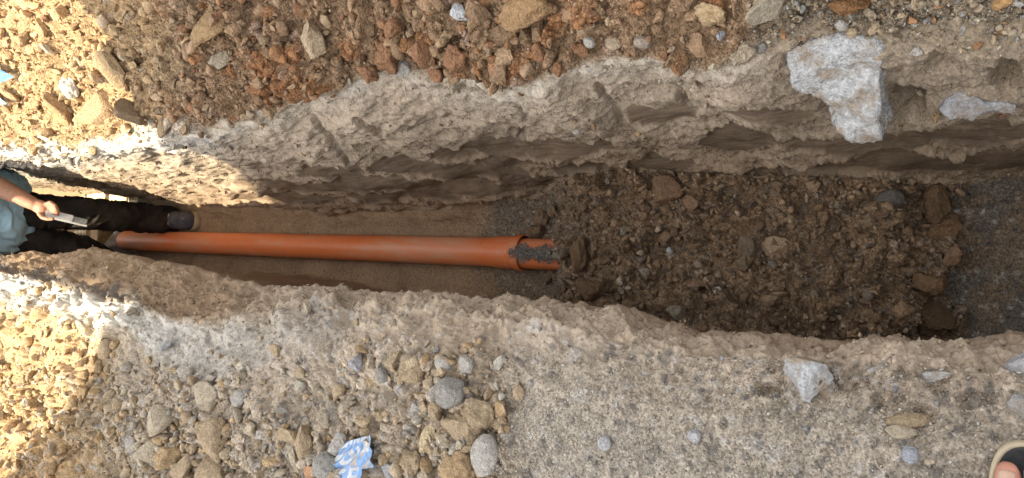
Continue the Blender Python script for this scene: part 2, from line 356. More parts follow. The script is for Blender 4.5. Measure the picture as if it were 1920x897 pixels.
C = mixc(C, (.255, .205, .145), np.clip(above+.9*mR+.6*mW*(1-low)*(1-smear), 0, 1)*sstep(1400, 1500, PXw))
C = mixc(C, (.20, .14, .09), pit*.25)
C = mixc(C, (.54, .50, .43), np.clip(mW+mR, 0, 1)*sstep(440, 300, PXw)*sstep(-34, -10, PYw-rim_y)*sstep(40, 16, PYw-rim_y))
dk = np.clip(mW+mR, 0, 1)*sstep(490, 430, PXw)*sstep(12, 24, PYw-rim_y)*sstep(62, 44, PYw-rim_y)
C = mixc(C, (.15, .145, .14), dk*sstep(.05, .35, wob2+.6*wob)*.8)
# lumps differ in tone from one another
tone = 1+np.clip(above+backf+rub, 0, 1)*(.34*(ida-.5)*(la > .1)+.36*(idb-.5)*(lb > .1))+.30*(idc-.5)*np.clip(above+backf+rub+mL+gravel, 0, 1)*(lc > .1)
C = C*tone[..., None]
red = above*clay*((ida > .8)*la+(idb > .86)*lb); C = mixc(C, (.30, .135, .055), np.clip(red, 0, 1)*.8)
gre = np.clip(above*.6+rub+mL, 0, 1)*(idb > .95)*lb+np.clip(mL+gravel+.4*backf, 0, 1)*(idc > .90)*lc; C = mixc(C, (.38, .36, .325), np.clip(gre, 0, 1)*.7)
drk = np.clip(mL+gravel+backf, 0, 1)*(idc < .10)*lc; C = mixc(C, (.12, .115, .11), np.clip(drk, 0, 1)*.7)
C *= (1+.16*wob+.12*wob2)[..., None]
C[..., 2] *= 1+.03*np.clip(mL+mLip+mW*(1-above), 0, 1)*sstep(200, 350, PXw)
C = np.clip(C, .02, .75)
GRAIN = np.clip(.62*mL*(1-.5*edgeL)+.35*mLip+.45*backf+.8*np.clip(gravel, 0, 1)*mF+.55*mF+.65*above+.5*mW+.4*mR+.25*gravL, 0, 1)*(1-.9*smear)
C = np.concatenate([C, GRAIN[..., None]], -1)
def sheet(name, j0, j1, label=None):
    nv = j1-j0+1; P = POS[:, j0:j1+1].reshape(-1, 3); c = C[:, j0:j1+1].reshape(-1, 4)
    ii = (np.arange(NU-1)[:, None]*nv+np.arange(nv-1)[None, :]).ravel()
    f = np.stack([ii, ii+nv, ii+nv+1, ii+1], 1)
    o = link(name, np_mesh(name, P, f, c), MAT_SOIL); o['kind'] = 'structure'
    if label: o['label'] = label
    return o
def first(s): return int(np.searchsorted(sid, s))
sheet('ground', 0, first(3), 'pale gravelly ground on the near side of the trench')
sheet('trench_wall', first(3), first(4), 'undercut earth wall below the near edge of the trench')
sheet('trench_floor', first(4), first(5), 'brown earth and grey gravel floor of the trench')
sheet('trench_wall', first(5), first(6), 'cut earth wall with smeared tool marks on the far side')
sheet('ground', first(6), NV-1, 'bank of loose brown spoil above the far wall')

# ---- what each pixel sees of the ground, to set things down on it
NP = normals(POS)
if NP[NU//2, 5, 2] < 0: NP = -NP
PX2, PY2, D2 = project(POS)
ZS = 4
zb = np.full((897//ZS+60, 1920//ZS+60), 1e9); zi = np.full(zb.shape, -1, dtype=np.int64)
flat = np.arange(NU*NV)
qx = (PX2/ZS).astype(int).ravel()+30; qy = (PY2/ZS).astype(int).ravel()+30; dd = D2.ravel()
ok = (qx >= 0) & (qx < zb.shape[1]) & (qy >= 0) & (qy < zb.shape[0]) & (dd > .3) & (NP.reshape(-1, 3)[:, 2] > -.6)
order = np.argsort(-dd[ok]); idx = flat[ok][order]
zb[qy[idx], qx[idx]] = dd[idx]; zi[qy[idx], qx[idx]] = idx
Pf, Nf, Cf = POS.reshape(-1, 3), NP.reshape(-1, 3), np.ascontiguousarray(C[..., :3]).reshape(-1, 3)
def hit(px, py):
    a, b = int(py/ZS)+30, int(px/ZS)+30
    for r in range(0, 25):
        w = zi[max(0, a-r):a+r+1, max(0, b-r):b+r+1]; w = w[w >= 0]
        if len(w):
            k = w[np.argmin(np.hypot(PX2.ravel()[w]-px, PY2.ravel()[w]-py))]; return Pf[k].copy(), Nf[k].copy(), dd[k], Cf[k].copy()
    raise RuntimeError('no ground at %s %s' % (px, py))

# ------------------------------------------------------------------ stones
def ico(sub):
    bm = bmesh.new(); bmesh.ops.create_icosphere(bm, subdivisions=sub, radius=1)
    v = np.array([x.co[:] for x in bm.verts]); f = np.array([[w.index for w in x.verts] for x in bm.faces]); bm.free(); return v, f
ICO3, ICO2, ICO1 = ico(4), ico(2), ico(1)
def rock(base, seed, cuts=9, rough=.10, ang=.75, elong=(1, 1, 1)):
    v, f = base; v = v.copy(); r = np.random.default_rng(seed)
    for _ in range(cuts):
        n = r.normal(size=3); n /= np.linalg.norm(n); d = r.uniform(ang-.18, ang+.12)
        v -= np.outer(np.maximum(0, v@n-d), n)
    o = r.uniform(0, 50, 3)
    nn = fbm(v*1.3+o, 3)*rough+fbm(v*3.6+o, 4, .65, True)*rough*.40
    v = v*(1+nn[:, None])*np.array(elong)
    v -= v.mean(0); v /= np.abs(v).max(0).max(); return v, f
ANG = [np_mesh('angular_stone', *rock(ICO3, 100+k, 12, .12, .55)) for k in range(14)]
CLOD = [np_mesh('clod', *rock(ICO3, 200+k, 8, .30, .70)) for k in range(12)]
RND = [np_mesh('cobble', *rock(ICO3, 300+k, 3, .07, .92)) for k in range(6)]
for me in ANG+CLOD+RND:
    me.materials.append(MAT_STONE); me.polygons.foreach_set('use_smooth', np.ones(len(me.polygons), dtype=bool))
def basis(n, ang):
    z = Vector(n); z = (z*.8+Vector((0, 0, .4))).normalized(); r = Matrix.Rotation(ang, 4, z)
    x = Vector((0, 1, 0)); x = (x-z*x.dot(z)).normalized(); x = r.to_3x3() @ x; y = z.cross(x)
    return Matrix((x, y, z)).transposed()
def put_stone(name, me, p, n, size, ang, col, label, cat, group=None, sink=.25):
    o = bpy.data.objects.new(name, me); COL.objects.link(o)
    R = basis(n, ang); up = R.col[2]
    S = Matrix.Diagonal((size[0]/2, size[1]/2, size[2]/2))
    m4 = (R @ S).to_4x4(); m4.translation = Vector(p)+up*size[2]*(.5-sink)*.8; o.matrix_world = m4
    o.color = (*col, 1); tag(o, label, cat, group); return o
def hero(px, py, w, h, kind, col, label, rot=0.0, thick=.7, name='stone', sink=.28, cat='stone'):
    p, n, d, c = hit(px, py); k = d/F_PX
    lib = dict(a=ANG, c=CLOD, r=RND)[kind]; me = lib[int(px*7+py*3) % len(lib)]
    sx_, sy_ = w*k*1.36, h*k*1.36
    return put_stone(name, me, p, n, (sx_, sy_, min(sx_, sy_)*thick), -math.radians(rot), col, label, cat, None, sink)
TAN, PALE, GREY, LGREY, BRN, RED, DBR, OCH = (.385, .295, .195), (.44, .375, .28), (.31, .295, .27), (.42, .395, .36), (.28, .185, .112), (.27, .145, .08), (.17, .115, .072), (.42, .30, .175)
HERO = [
 # left bank rubble: px, py, w, h, kind, colour, label, image rotation, thickness
 (405, 812, 62, 80, 'a', TAN, 'tall tan limestone lump in the rubble near the left end', 10, .7),
 (305, 790, 70, 62, 'a', PALE, 'broad flat-topped tan stone left of the tall limestone lump', 20, .6),
 (392, 745, 55, 48, 'a', PALE, 'pale tan stone resting just above the tall limestone lump', 0, .7),
 (275, 850, 38, 60, 'a', PALE, 'narrow pale slab leaning in the rubble left of the blue bag', 60, .6),
 (248, 835, 34, 34, 'a', LGREY, 'small pale grey flake at the left of the rubble pile', 30, .5),
 (412, 888, 88, 60, 'a', TAN, 'big tan stone cut by the bottom edge below the limestone lump', 0, .7),
 (350, 880, 55, 60, 'a', TAN, 'rough tan stone at the bottom edge left of the biggest one', 40, .7),
 (320, 858, 50, 46, 'c', OCH, 'rounded ochre lump below the broad flat stone', 0, .8),
 (578, 826, 52, 66, 'a', TAN, 'blocky tan stone left of the striped bag', 5, .7),
 (541, 812, 34, 70, 'a', TAN, 'upright narrow tan stone beside the blocky one', 85, .7),
 (550, 853, 20, 62, 'a', PALE, 'thin pale grey splinter lying below the blocky tan stone', -35, .6),
 (612, 872, 40, 40, 'r', GREY, 'speckled grey cobble touching the left side of the bag', 0, .8),
 (582, 884, 34, 26, 'a', (.48, .27, .16), 'pinkish terracotta shard by the bottom edge left of the bag', 0, .5),
 (847, 737, 60, 46, 'r', GREY, 'large rounded grey cobble in the middle of the rubble', 0, .8),
 (909, 848, 42, 60, 'r', LGREY, 'smooth oval pale grey cobble right of the rubble', 5, .75),
 (779, 698, 42, 52, 'a', TAN, 'angular tan stone above left of the large grey cobble', 0, .7),
 (877, 684, 32, 36, 'a', LGREY, 'pale grey angular stone above the large grey cobble', 0, .7),
 (830, 682, 26, 22, 'r', LGREY, 'small pale grey pebble left of the grey angular stone', 30, .7),
 (806, 812, 46, 58, 'a', (.50, .40, .25), 'flat pale yellow broken slab in the rubble', 25, .5),
 (900, 775, 58, 62, 'c', TAN, 'crumbly tan lump right of the large grey cobble', 0, .8),
 (868, 800, 62, 56, 'c', TAN, 'crumbly tan lump below the large grey cobble', 40, .8),
 (860, 878, 66, 64, 'c', OCH, 'big ochre clod at the bottom edge left of the oval cobble', 0, .8),
 (800, 888, 40, 34, 'a', PALE, 'pale tan stone at the bottom edge right of the bag', 0, .6),
 (735, 882, 52, 36, 'a', (.36, .36, .37), 'bluish grey rough stone right of the bag at the bottom', 30, .7),
 (775, 866, 46, 50, 'c', TAN, 'tan lump between the bag and the yellow slab', 10, .8),
 (823, 765, 44, 38, 'c', TAN, 'small tan lump just left below the grey cobble', 10, .8),
 (668, 682, 28, 32, 'a', (.36, .35, .37), 'mauve grey stone alone on the pale gravel', 60, .7),
 (712, 702, 20, 22, 'r', GREY, 'small grey cube-like pebble on the pale gravel', 0, .8),
 (782, 767, 26, 24, 'a', LGREY, 'small light grey stone left of the grey cobble', 0, .7),
 (450, 745, 28, 26, 'r', LGREY, 'small light grey stone right of the limestone lump', 0, .7),
 (200, 648, 20, 28, 'r', TAN, 'smooth tan cobble on the white lime near the lit edge', 10, .8),
 (219, 644, 16, 18, 'c', OCH, 'small ochre pebble beside the smooth tan cobble', 10, .8),
 (312, 648, 18, 22, 'a', (.36, .36, .36), 'grey stone on the white strip by the near edge', 10, .8),
 (632, 838, 34, 40, 'a', LGREY, 'light grey porous stone above left of the bag', 0, .8),
 (1134, 831, 20, 21, 'r', (.40, .40, .41), 'small round grey pebble alone on the flat gravel', 0, .7),
 (1300, 817, 20, 20, 'r', (.38, .38, .39), 'round grey pebble on the flat gravel, right of another', 0, .7),
 (1705, 852, 22, 26, 'r', (.36, .38, .42), 'bluish grey oval pebble near the sandal', 0, .7),
 (1684, 808, 44, 22, 'r', PALE, 'long smooth buff stone half buried near the dug hollow', -20, .7),
 (1700, 788, 70, 30, 'r', TAN, 'larger smooth buff stone above the long one', -20, .6),
 (1747, 866, 16, 14, 'a', PALE, 'small pale stone right of the bluish oval pebble', -20, .6),
 (975, 735, 34, 30, 'a', TAN, 'tan stone at the right border of the rubble pile', 0, .7),
 (940, 768, 40, 30, 'a', OCH, 'ochre chip at the right border of the rubble pile', 0, .7),
 # bank above the far wall
 (592, 70, 62, 62, 'a', TAN, 'large tan angular block in the brown spoil', 20, .7),
 (420, 117, 32, 52, 'a', PALE, 'pale pointed stone in the upper left spoil', 20, .6),
 (395, 52, 60, 80, 'a', (.36, .24, .13), 'long tilted brown slab in the upper left spoil', 40, .5),
 (255, 205, 46, 66, 'a', (.34, .25, .16), 'squared brown stone beside the sunlit border', 10, .7),
 (312, 228, 32, 48, 'a', (.33, .24, .15), 'upright brown stone right of the squared one', 5, .7),
 (857, 27, 38, 28, 'a', (.55, .56, .58), 'bluish white stone near the top edge', 0, .7),
 (725, 105, 44, 50, 'c', RED, 'large rusty clod above the pale rim', 0, .85),
 (692, 135, 34, 36, 'c', RED, 'rusty clod left below the large rusty one', 0, .85),
 (797, 96, 46, 56, 'c', RED, 'tall rusty clod right of the pale grey chip', 0, .85),
 (862, 108, 52, 46, 'c', RED, 'wide rusty clod in the middle of the spoil', 0, .85),
 (820, 135, 34, 34, 'c', RED, 'small rusty clod under the tall rusty one', 0, .85),
 (738, 52, 32, 34, 'c', RED, 'rusty clod in the row nearest the top edge', 0, .85),
 (840, 72, 54, 26, 'a', OCH, 'long ochre stone lying above the wide rusty clod', -25, .7),
 (757, 120, 30, 28, 'a', LGREY, 'pale grey chip between rusty clods', -25, .7),
 (990, 20, 96, 62, 'c', (.33, .21, .11), 'biggest brown clod, at the top edge', 0, .8),
 (940, 72, 54, 40, 'c', BRN, 'smooth brown clod below left of the biggest clod', 0, .8),
 (1018, 62, 34, 40, 'c', BRN, 'upright brown clod below the biggest clod', 0, .8),
 (945, 108, 48, 30, 'c', (.38, .26, .16), 'tan clod on the rim below the brown clods', 0, .8),
 (940, 136, 44, 36, 'c', BRN, 'brown clod hanging on the pale rim', 0, .8),
 (905, 20, 44, 60, 'c', BRN, 'tall brown clod at the top edge left of the biggest', 0, .8),
 (1335, 20, 52, 40, 'c', OCH, 'ochre clod at the top edge toward the right', 0, .8),
 (1430, 15, 76, 46, 'a', (.42, .36, .27), 'big pale stone at the top edge right of the ochre clod', 0, .8),
 (1390, 98, 38, 40, 'c', (.40, .33, .24), 'pale round lump above the concrete slab', 0, .8),
 (1104, 76, 16, 20, 'r', LGREY, 'smooth light pebble in the right spoil', 0, .8),
 (1155, 78, 28, 26, 'r', (.40, .31, .22), 'round tan cobble in the right spoil', 0, .8),
 (1206, 80, 26, 22, 'r', (.33, .27, .22), 'round brown cobble right of the tan one', 0, .8),
 (1350, 66, 18, 28, 'a', (.40, .42, .46), 'bluish chip in the right spoil', 0, .7),
 (1590, 14, 66, 34, 'c', (.24, .13, .06), 'dark rusty clod at the top edge above the concrete slab', 0, .8),
 (1880, 8, 36, 20, 'c', (.40, .24, .11), 'orange clod at the top right corner', 0, .8),
 (1700, 55, 30, 26, 'a', PALE, 'pale stone right of the concrete slab', 0, .7),
 (1716, 92, 26, 20, 'a', LGREY, 'light grey stone right of the concrete slab', 0, .7),
 (190, 205, 70, 62, 'a', OCH, 'large sunlit ochre block at the border of the shade', -35, .6),
 (115, 205, 44, 54, 'a', (.40, .26, .14), 'sunlit brown block left of the ochre one', -35, .8),
 (112, 20, 30, 40, 'a', OCH, 'sunlit ochre lump near the top left', 0, .8),
 (210, 130, 40, 56, 'a', OCH, 'sunlit ochre block higher up the border of the shade', -30, .7),
 (82, 58, 24, 26, 'a', OCH, 'small sunlit lump in the upper left heap', -30, .8),
 (88, 90, 13, 22, 'a', PALE, 'thin bright chip standing in the sunlit heap', 0, .8),
 (135, 160, 34, 40, 'c', (.52, .49, .43), 'whitish lime lump in the sunlit heap', 0, .7),
 (28, 175, 24, 30, 'c', OCH, 'round ochre lump between the blue scraps', 0, .8),
 # backfill in the trench
 (1245, 360, 54, 56, 'a', (.25, .155, .095), 'large reddish brown block against the far wall', 20, .8),
 (1297, 382, 34, 26, 'c', (.23, .145, .09), 'brown clod right of the reddish block', 0, .8),
 (1088, 482, 36, 70, 'c', (.20, .13, .075), 'tall brown clod right beside the pipe end', 5, .8),
 (1100, 545, 50, 44, 'c', (.18, .115, .07), 'brown clod below the tall one by the pipe end', 0, .8),
 (1016, 408, 30, 30, 'c', (.24, .165, .105), 'brown clod on gravel above the pipe end', 0, .8),
 (1010, 435, 36, 28, 'c', (.19, .125, .075), 'dark brown clod touching the pipe end', 0, .8),
 (1032, 510, 22, 44, 'c', (.18, .12, .075), 'narrow dark clod under the pipe end', 0, .8),
 (1448, 465, 50, 34, 'a', (.40, .29, .19), 'pale tan stone in the middle of the backfill', -10, .6),
 (1265, 581, 46, 30, 'a', (.30, .26, .20), 'grey brown stone at the near edge of the backfill', -10, .7),
 (1300, 533, 34, 20, 'a', (.30, .20, .13), 'brown flat stone in the near half of the backfill', -10, .7),
 (1770, 435, 64, 56, 'c', (.20, .125, .07), 'large brown clod at the gravel end of the backfill', 0, .8),
 (1752, 385, 44, 66, 'c', (.17, .11, .065), 'tall dark clod above the large brown one', 0, .8),
 (1745, 528, 58, 60, 'c', (.20, .125, .07), 'flat brown clod below the large brown one', 0, .6),
 (1740, 600, 66, 56, 'c', (.13, .085, .05), 'dark clod near the lower gravel border', 0, .8),
 (1786, 477, 30, 34, 'a', (.34, .22, .14), 'orange tan stone on the gravel border', 0, .8),
 (1690, 580, 30, 30, 'c', (.33, .22, .13), 'tan clod in the dark near end of the backfill', 0, .8),
 (1665, 370, 40, 36, 'r', (.15, .138, .12), 'grey rounded stone near the far wall', 0, .8),
 (1525, 350, 30, 20, 'a', (.34, .235, .15), 'tan chip at the foot of the far wall', 0, .7),
 (1592, 352, 18, 16, 'a', (.40, .25, .13), 'orange chip at the foot of the far wall', 0, .7),
 (1395, 490, 28, 30, 'a', (.23, .18, .12), 'brown stone left below the pale tan stone', 0, .7),
 (1405, 460, 26, 48, 'a', (.22, .17, .12), 'narrow brown stone left of the pale tan stone', 0, .7),
 (1440, 562, 30, 22, 'a', (.29, .20, .13), 'brown chip below the pale tan stone', 0, .7),
 (1645, 400, 26, 22, 'c', (.17, .11, .07), 'dark clod below the grey rounded stone', 0, .7),
 (1628, 550, 18, 20, 'r', (.24, .20, .15), 'rounded brown pebble in the dark backfill', 0, .7),
 (1722, 455, 26, 16, 'a', (.42, .30, .21), 'pale pinkish stone beside the large brown clod', 0, .7),
 (1160, 525, 14, 14, 'a', (.50, .44, .36), 'small bright stone in the left part of the backfill', 0, .7),
 (1345, 540, 14, 12, 'a', (.52, .52, .52), 'tiny white stone in the lower backfill', 0, .7),
 (1252, 468, 14, 12, 'a', (.46, .46, .46), 'tiny whitish stone in the middle backfill', 0, .7),
]
for h in HERO:
    px, py, w, hh, kd, col, lab, rot, th = h
    nm = 'clod' if kd == 'c' else ('cobble' if kd == 'r' else 'stone')
    hero(px, py, w, hh, kd, col, lab, rot, th, name=nm, cat=nm)
HXY = np.array([(h[0], h[1]) for h in HERO], float); HR = np.array([max(h[2], h[3])/2 for h in HERO], float)

# medium stones and clods, strewn by area
FA = np.zeros((NU, NV)); FA[1:-1, 1:-1] = np.linalg.norm(np.cross(POS[2:, 1:-1]-POS[:-2, 1:-1], POS[1:-1, 2:]-POS[1:-1, :-2]), axis=-1)/4
inframe = ((PX2 > -40) & (PX2 < 1960) & (PY2 > -40) & (PY2 < 940) & (D2 > .3) & (np.abs(YG-2.4) < 3)).astype(float)
def pick(mask, n, minfl=-.1):
    w = (FA*mask*inframe*(NP[..., 2] > minfl)).ravel(); w = w/w.sum(); return RNG.choice(len(w), n, p=w)
pxf, pyf = PX2.ravel(), PY2.ravel()
STREWN = []
def strew(n, mask, lib, name, sizes, cols, label, cat, group, sink=.14):
    k = 0; tries = 0
    cand = pick(mask, n*8)
    placed = []
    for i in cand:
        if k >= n: break
        if np.any(np.hypot(HXY[:, 0]-pxf[i], HXY[:, 1]-pyf[i]) < HR*.9): continue
        s = sizes[0]+(sizes[1]-sizes[0])*random.random()**1.6
        p = Pf[i]
        if any((p[0]-q[0])**2+(p[1]-q[1])**2+(p[2]-q[2])**2 < (.55*(s+q[3]))**2 for q in placed): continue
        placed.append((p[0], p[1], p[2], s)); k += 1
        col = np.array(random.choice(cols))*random.uniform(.8, 1.2)
        STREWN.append((put_stone(name, random.choice(lib), p, Nf[i], (s, s*random.uniform(.6, .95), s*random.uniform(.45, .8)), random.uniform(0, 6.28), col, label, cat, group, sink), pxf[i], pyf[i], cat, col))
strew(120, above*clay*(1-.6*sstep(960, 1080, PXw)), CLOD+ANG[:5], 'clod', (.022, .062), [BRN, BRN, (.31, .205, .125), (.33, .235, .15), RED, BRN], 'fist sized or smaller brown clod among the loose spoil beyond the far rim', 'clod', 'small clods in the spoil bank')
strew(30, above*sstep(420, 250, PXw), CLOD+ANG, 'clod', (.025, .07), [OCH, (.40, .28, .16), (.44, .32, .18)], 'ochre clod in the sandy heap at the upper left', 'clod', 'clods in the sandy heap')
strew(80, backf, CLOD+ANG[:6], 'clod', (.018, .048), [DBR, (.20, .13, .075), (.15, .10, .06), (.24, .16, .10), (.26, .22, .17)], 'small dark clod mixed into the trench backfill', 'clod', 'small clods in the backfill')
strew(170, rubc+.03*mL*sstep(1000, 800, PXw), ANG, 'stone', (.018, .048), [TAN, PALE, GREY, (.40, .37, .32), TAN, (.43, .33, .21), (.42, .33, .22)], 'small stone in the tan rubble on the near bank', 'stone', 'small stones in the rubble')
strew(24, mL*sstep(300, 120, PXw)*sstep(560, 620, PYw), ANG+CLOD, 'clod', (.02, .06), [OCH, (.42, .29, .15), (.40, .26, .13)], 'sunlit ochre clod in the heap at the lower left', 'clod', 'sunlit clods on the near bank')
strew(36, gravL+mL*sstep(1300, 1500, PXw), RND+ANG, 'pebble', (.007, .014), [GREY, LGREY, (.30, .30, .31), PALE, (.38, .30, .22)], 'small pebble on the flat grey gravel', 'pebble', 'pebbles on the flat gravel')
strew(30, mW*(1-smear)*(1-above)*sstep(.35, .6, ZG), ANG+RND, 'stone', (.012, .030), [LGREY, PALE, (.42, .36, .28)], 'small pale stone embedded in the cut far wall', 'stone', 'stones embedded in the wall', sink=.5)
strew(30, (above+mR)*sstep(1380, 1460, PXw), ANG+RND, 'stone', (.010, .026), [GREY, LGREY, TAN, PALE, (.36, .20, .10)], 'small stone on the bank around the concrete slab', 'stone', 'stones around the concrete slab')

# say which one each of them is: by its colour and the marked stone it lies next to
def colour_word(c):
    r_, g_, b_ = c; v_ = max(c); sat = 1-b_/v_
    if sat < .16: return 'pale grey' if v_ > .38 else 'grey'
    if g_/r_ < .55: return 'rusty'
    if v_ < .20: return 'dark brown'
    if v_ < .31: return 'brown'
    return 'pale tan' if sat < .42 else ('tan' if sat < .54 else 'ochre')
KEYS = {}
for o, px, py, cat, col in STREWN:
    d = np.hypot(HXY[:, 0]-px, HXY[:, 1]-py); k = int(np.argmin(d)); dx, dy = px-HXY[k, 0], py-HXY[k, 1]
    rel = ('right of' if dx > 0 else 'left of') if abs(dx) > abs(dy) else ('below' if dy > 0 else 'above')
    KEYS.setdefault((colour_word(col), cat, rel, k), []).append((d[k], o))
import re
SH = [re.split(r' (?:in|at|near|resting|just|left|right|above|below|beside|lying|touching|by|alone|on|between|and|from|standing|against|cut|leaning|under|higher|half|with|hanging|toward|beside) ', h[6])[0] for h in HERO]
SH = [q if SH.count(q) == 1 and len(q.split()) >= 3 else HERO[i][6] for i, q in enumerate(SH)]
ORD = ['nearest', 'second', 'third', 'fourth', 'fifth', 'sixth', 'seventh', 'eighth', 'ninth', 'tenth']
for (cw, cat, rel, k), lst in KEYS.items():
    lst.sort(key=lambda t: t[0])
    for q, (_, o) in enumerate(lst):
        lab = ' '.join(([ORD[q]] if len(lst) > 1 and q < 10 else [])+['small', cw, cat, rel, 'the', SH[k].replace(',', '')])
        if len(lab.split()) <= 16: o['label'] = lab

# gravel and crumbs nobody could count
def stuff(name, label, parts):
    V, Fc, K = [], [], []; off = 0
    for mask, n, base, variants, s0, s1, pal, jit in parts:
        vs_ = [rock(base, 900+i, 6, .15, .42)[0] for i in range(variants)]; f = base[1]; m = len(vs_[0])
        idx = pick(mask, n, -.2)
        s = s0+(s1-s0)*RNG.random(n)**3.0
        q = RNG.normal(size=(n, 4)); q /= np.linalg.norm(q, axis=1)[:, None]
        w, x, y, z = q.T
        R = np.stack([1-2*(y*y+z*z), 2*(x*y-z*w), 2*(x*z+y*w), 2*(x*y+z*w), 1-2*(x*x+z*z), 2*(y*z-x*w), 2*(x*z-y*w), 2*(y*z+x*w), 1-2*(x*x+y*y)], 1).reshape(n, 3, 3)
        v = np.stack(vs_)[RNG.integers(0, variants, n)]*(s/2)[:, None, None]*RNG.uniform(.45, 1.15, (n, 1, 3))
        pos = Pf[idx]+np.random.default_rng(3).normal(size=(n, 3))*.003+Nf[idx]*(s*.16)[:, None]
        V.append((np.einsum('nij,nmj->nmi', R, v)+pos[:, None]).reshape(-1, 3))
        Fc.append((f[None]+(np.arange(n)*m)[:, None, None]).reshape(-1, 3)+off); off += n*m
        pl = np.array(pal)[RNG.integers(0, len(pal), n)]; own = RNG.random((n, 1)) < jit
        c = np.where(own, pl, Cf[idx]*1.05)*RNG.uniform(.82, 1.18, (n, 1)); K.append(np.repeat(c, m, 0))
    o = link(name, np_mesh(name, np.concatenate(V), np.concatenate(Fc), np.concatenate(K)), MAT_CRUMB, smooth=False)
    tag(o, label, name.replace('_', ' '), None, 'stuff'); return o
G4 = [GREY, LGREY, (.19, .18, .165), PALE, (.38, .29, .2), (.54, .51, .46), (.25, .22, .18)]
stuff('gravel', 'loose fine gravel strewn over the near bank', [
    (gravL+.6*mL*sstep(1300, 1500, PXw)+.25*mL, 13000, ICO1, 6, .0025, .0080, G4, .45),
    (gravL+mL*sstep(1250, 1400, PXw)*sstep(-.1, .1, YG)*0+mL*sstep(1100, 1400, PXw), 9000, ICO1, 6, .0018, .0056, G4, .75),
    (rubc+.15*rub+.1*mL*sstep(1000, 800, PXw), 2100, ICO2, 8, .007, .022, [TAN, PALE, GREY, TAN, OCH, PALE], .5),
    (rubc, 1000, ICO2, 8, .016, .046, [TAN, PALE, (.40, .36, .30), TAN, OCH, (.44, .35, .24)], .8),
    (mLip+.5*edgeL, 2500, ICO1, 6, .004, .013, [TAN, PALE], .3)])
stuff('soil_crumbs', 'loose brown soil crumbs on the far bank and wall', [
    (above*clay*(1-.8*sstep(960, 1080, PXw)), 480, ICO2, 8, .022, .055, [BRN, BRN, RED, (.31, .21, .13)], .35),
    (above*sstep(420, 250, PXw)+mL*sstep(300, 120, PXw), 1500, ICO2, 8, .010, .055, [OCH], .3),
    ((above+mR)*sstep(1360, 1460, PXw), 600, ICO2, 8, .006, .022, [TAN, GREY, PALE, BRN], .6),
    ((above+mR)*sstep(1360, 1460, PXw), 4500, ICO1, 6, .0022, .007, G4, .5),
    (above+.15*mW*(1-smear), 2100, ICO2, 8, .009, .030, [BRN, TAN, RED, (.36, .25, .15)], .35),
    (above+.2*mW*(1-smear), 12000, ICO1, 6, .004, .011, [BRN, TAN, LGREY], .2)])
stuff('backfill_crumbs', 'dark crumbs and grit of the trench backfill', [
    (backf, 500, ICO2, 8, .022, .046, [DBR, (.22, .15, .09), (.2, .14, .09)], .5),
    (backf, 2000, ICO2, 8, .009, .026, [DBR, (.24, .165, .10), (.30, .23, .16), (.22, .15, .09), (.36, .28, .20)], .5),
    (backf, 6000, ICO1, 6, .003, .010, [DBR, (.30, .26, .20), (.25, .2, .15)], .3)])
stuff('bedding_gravel', 'grey pipe bedding gravel on the trench floor', [
    (np.clip(gravel*mF, 0, 1)+.02*mF, 10000, ICO1, 6, .003, .010, [(.19, .175, .15), (.26, .24, .21), (.115, .108, .10), (.19, .15, .11)], .65)])

# ------------------------------------------------------------------ pipes
def lathe(prof, n=48):
    """prof: list of (y, r); revolve about Y"""
    a = np.linspace(0, 2*np.pi, n, endpoint=False); v = np.array([[r*np.cos(t), y, r*np.sin(t)] for y, r in prof for t in a])
    i = np.arange(len(prof)-1)[:, None]*n; j = np.arange(n)[None]; k = (np.arange(n)+1) % n
    f = np.stack([i+j, i+k[None], i+n+k[None], i+n+j], -1).reshape(-1, 4); return v, f
MAT_PIPE = simple_mat('orange_pvc', (.66, .17, .048), .45, .10, 6, .05, 300, dust=(.52, .36, .25), dust_amt=.75, stretch=(1, .22, 1), dscale=11)
add_dirt(MAT_PIPE, (.50, .36, .27), .55, .74, .55, 34)
MAT_SEAL = simple_mat('seal_rubber', (.02, .02, .02), .6)
pz, pxx = .070, .080
pipe = empty('drain_pipe', (pxx, 1.40, pz)); tag(pipe, 'long orange plastic drain pipe lying along the trench floor', 'pipe')
v, f = lathe([(.10, .0555), (.16, .0555)] + [(y, .0555) for y in np.linspace(.3, 2.75, 12)] + [(2.76, .053), (2.76, .050), (.12, .050)])
o = link('barrel', np_mesh('barrel', v, f), MAT_PIPE, pipe)
v, f = lathe([(.155, .0556), (.145, .0566), (.115, .0606), (.105, .0612), (.045, .0614), (.038, .0622), (.034, .0648), (.030, .0664), (.014, .0668), (.006, .0662), (.001, .0645), (-.001, .0630), (.004, .0612), (.03, .0605), (.11, .0600)])
sk = link('socket', np_mesh('socket', v, f), MAT_PIPE, pipe)
v, f = lathe([(.004, .0612), (.002, .0590), (.012, .0570), (.020, .0562)]); link('seal_ring', np_mesh('seal_ring', v, f), MAT_SEAL, sk)
pipe2 = empty('drain_pipe', (pxx-.002, 1.43, pz)); pipe2.rotation_euler = (math.radians(2.2), 0, 0)
tag(pipe2, 'short exposed end of orange pipe pushed into the socket, half buried in gravel', 'pipe')
v, f = lathe([(.0, .0555), (-.1, .0555), (-.3, .0555), (-.9, .0555), (-.9, .050), (0, .050)]); link('barrel', np_mesh('barrel', v, f), MAT_PIPE, pipe2)
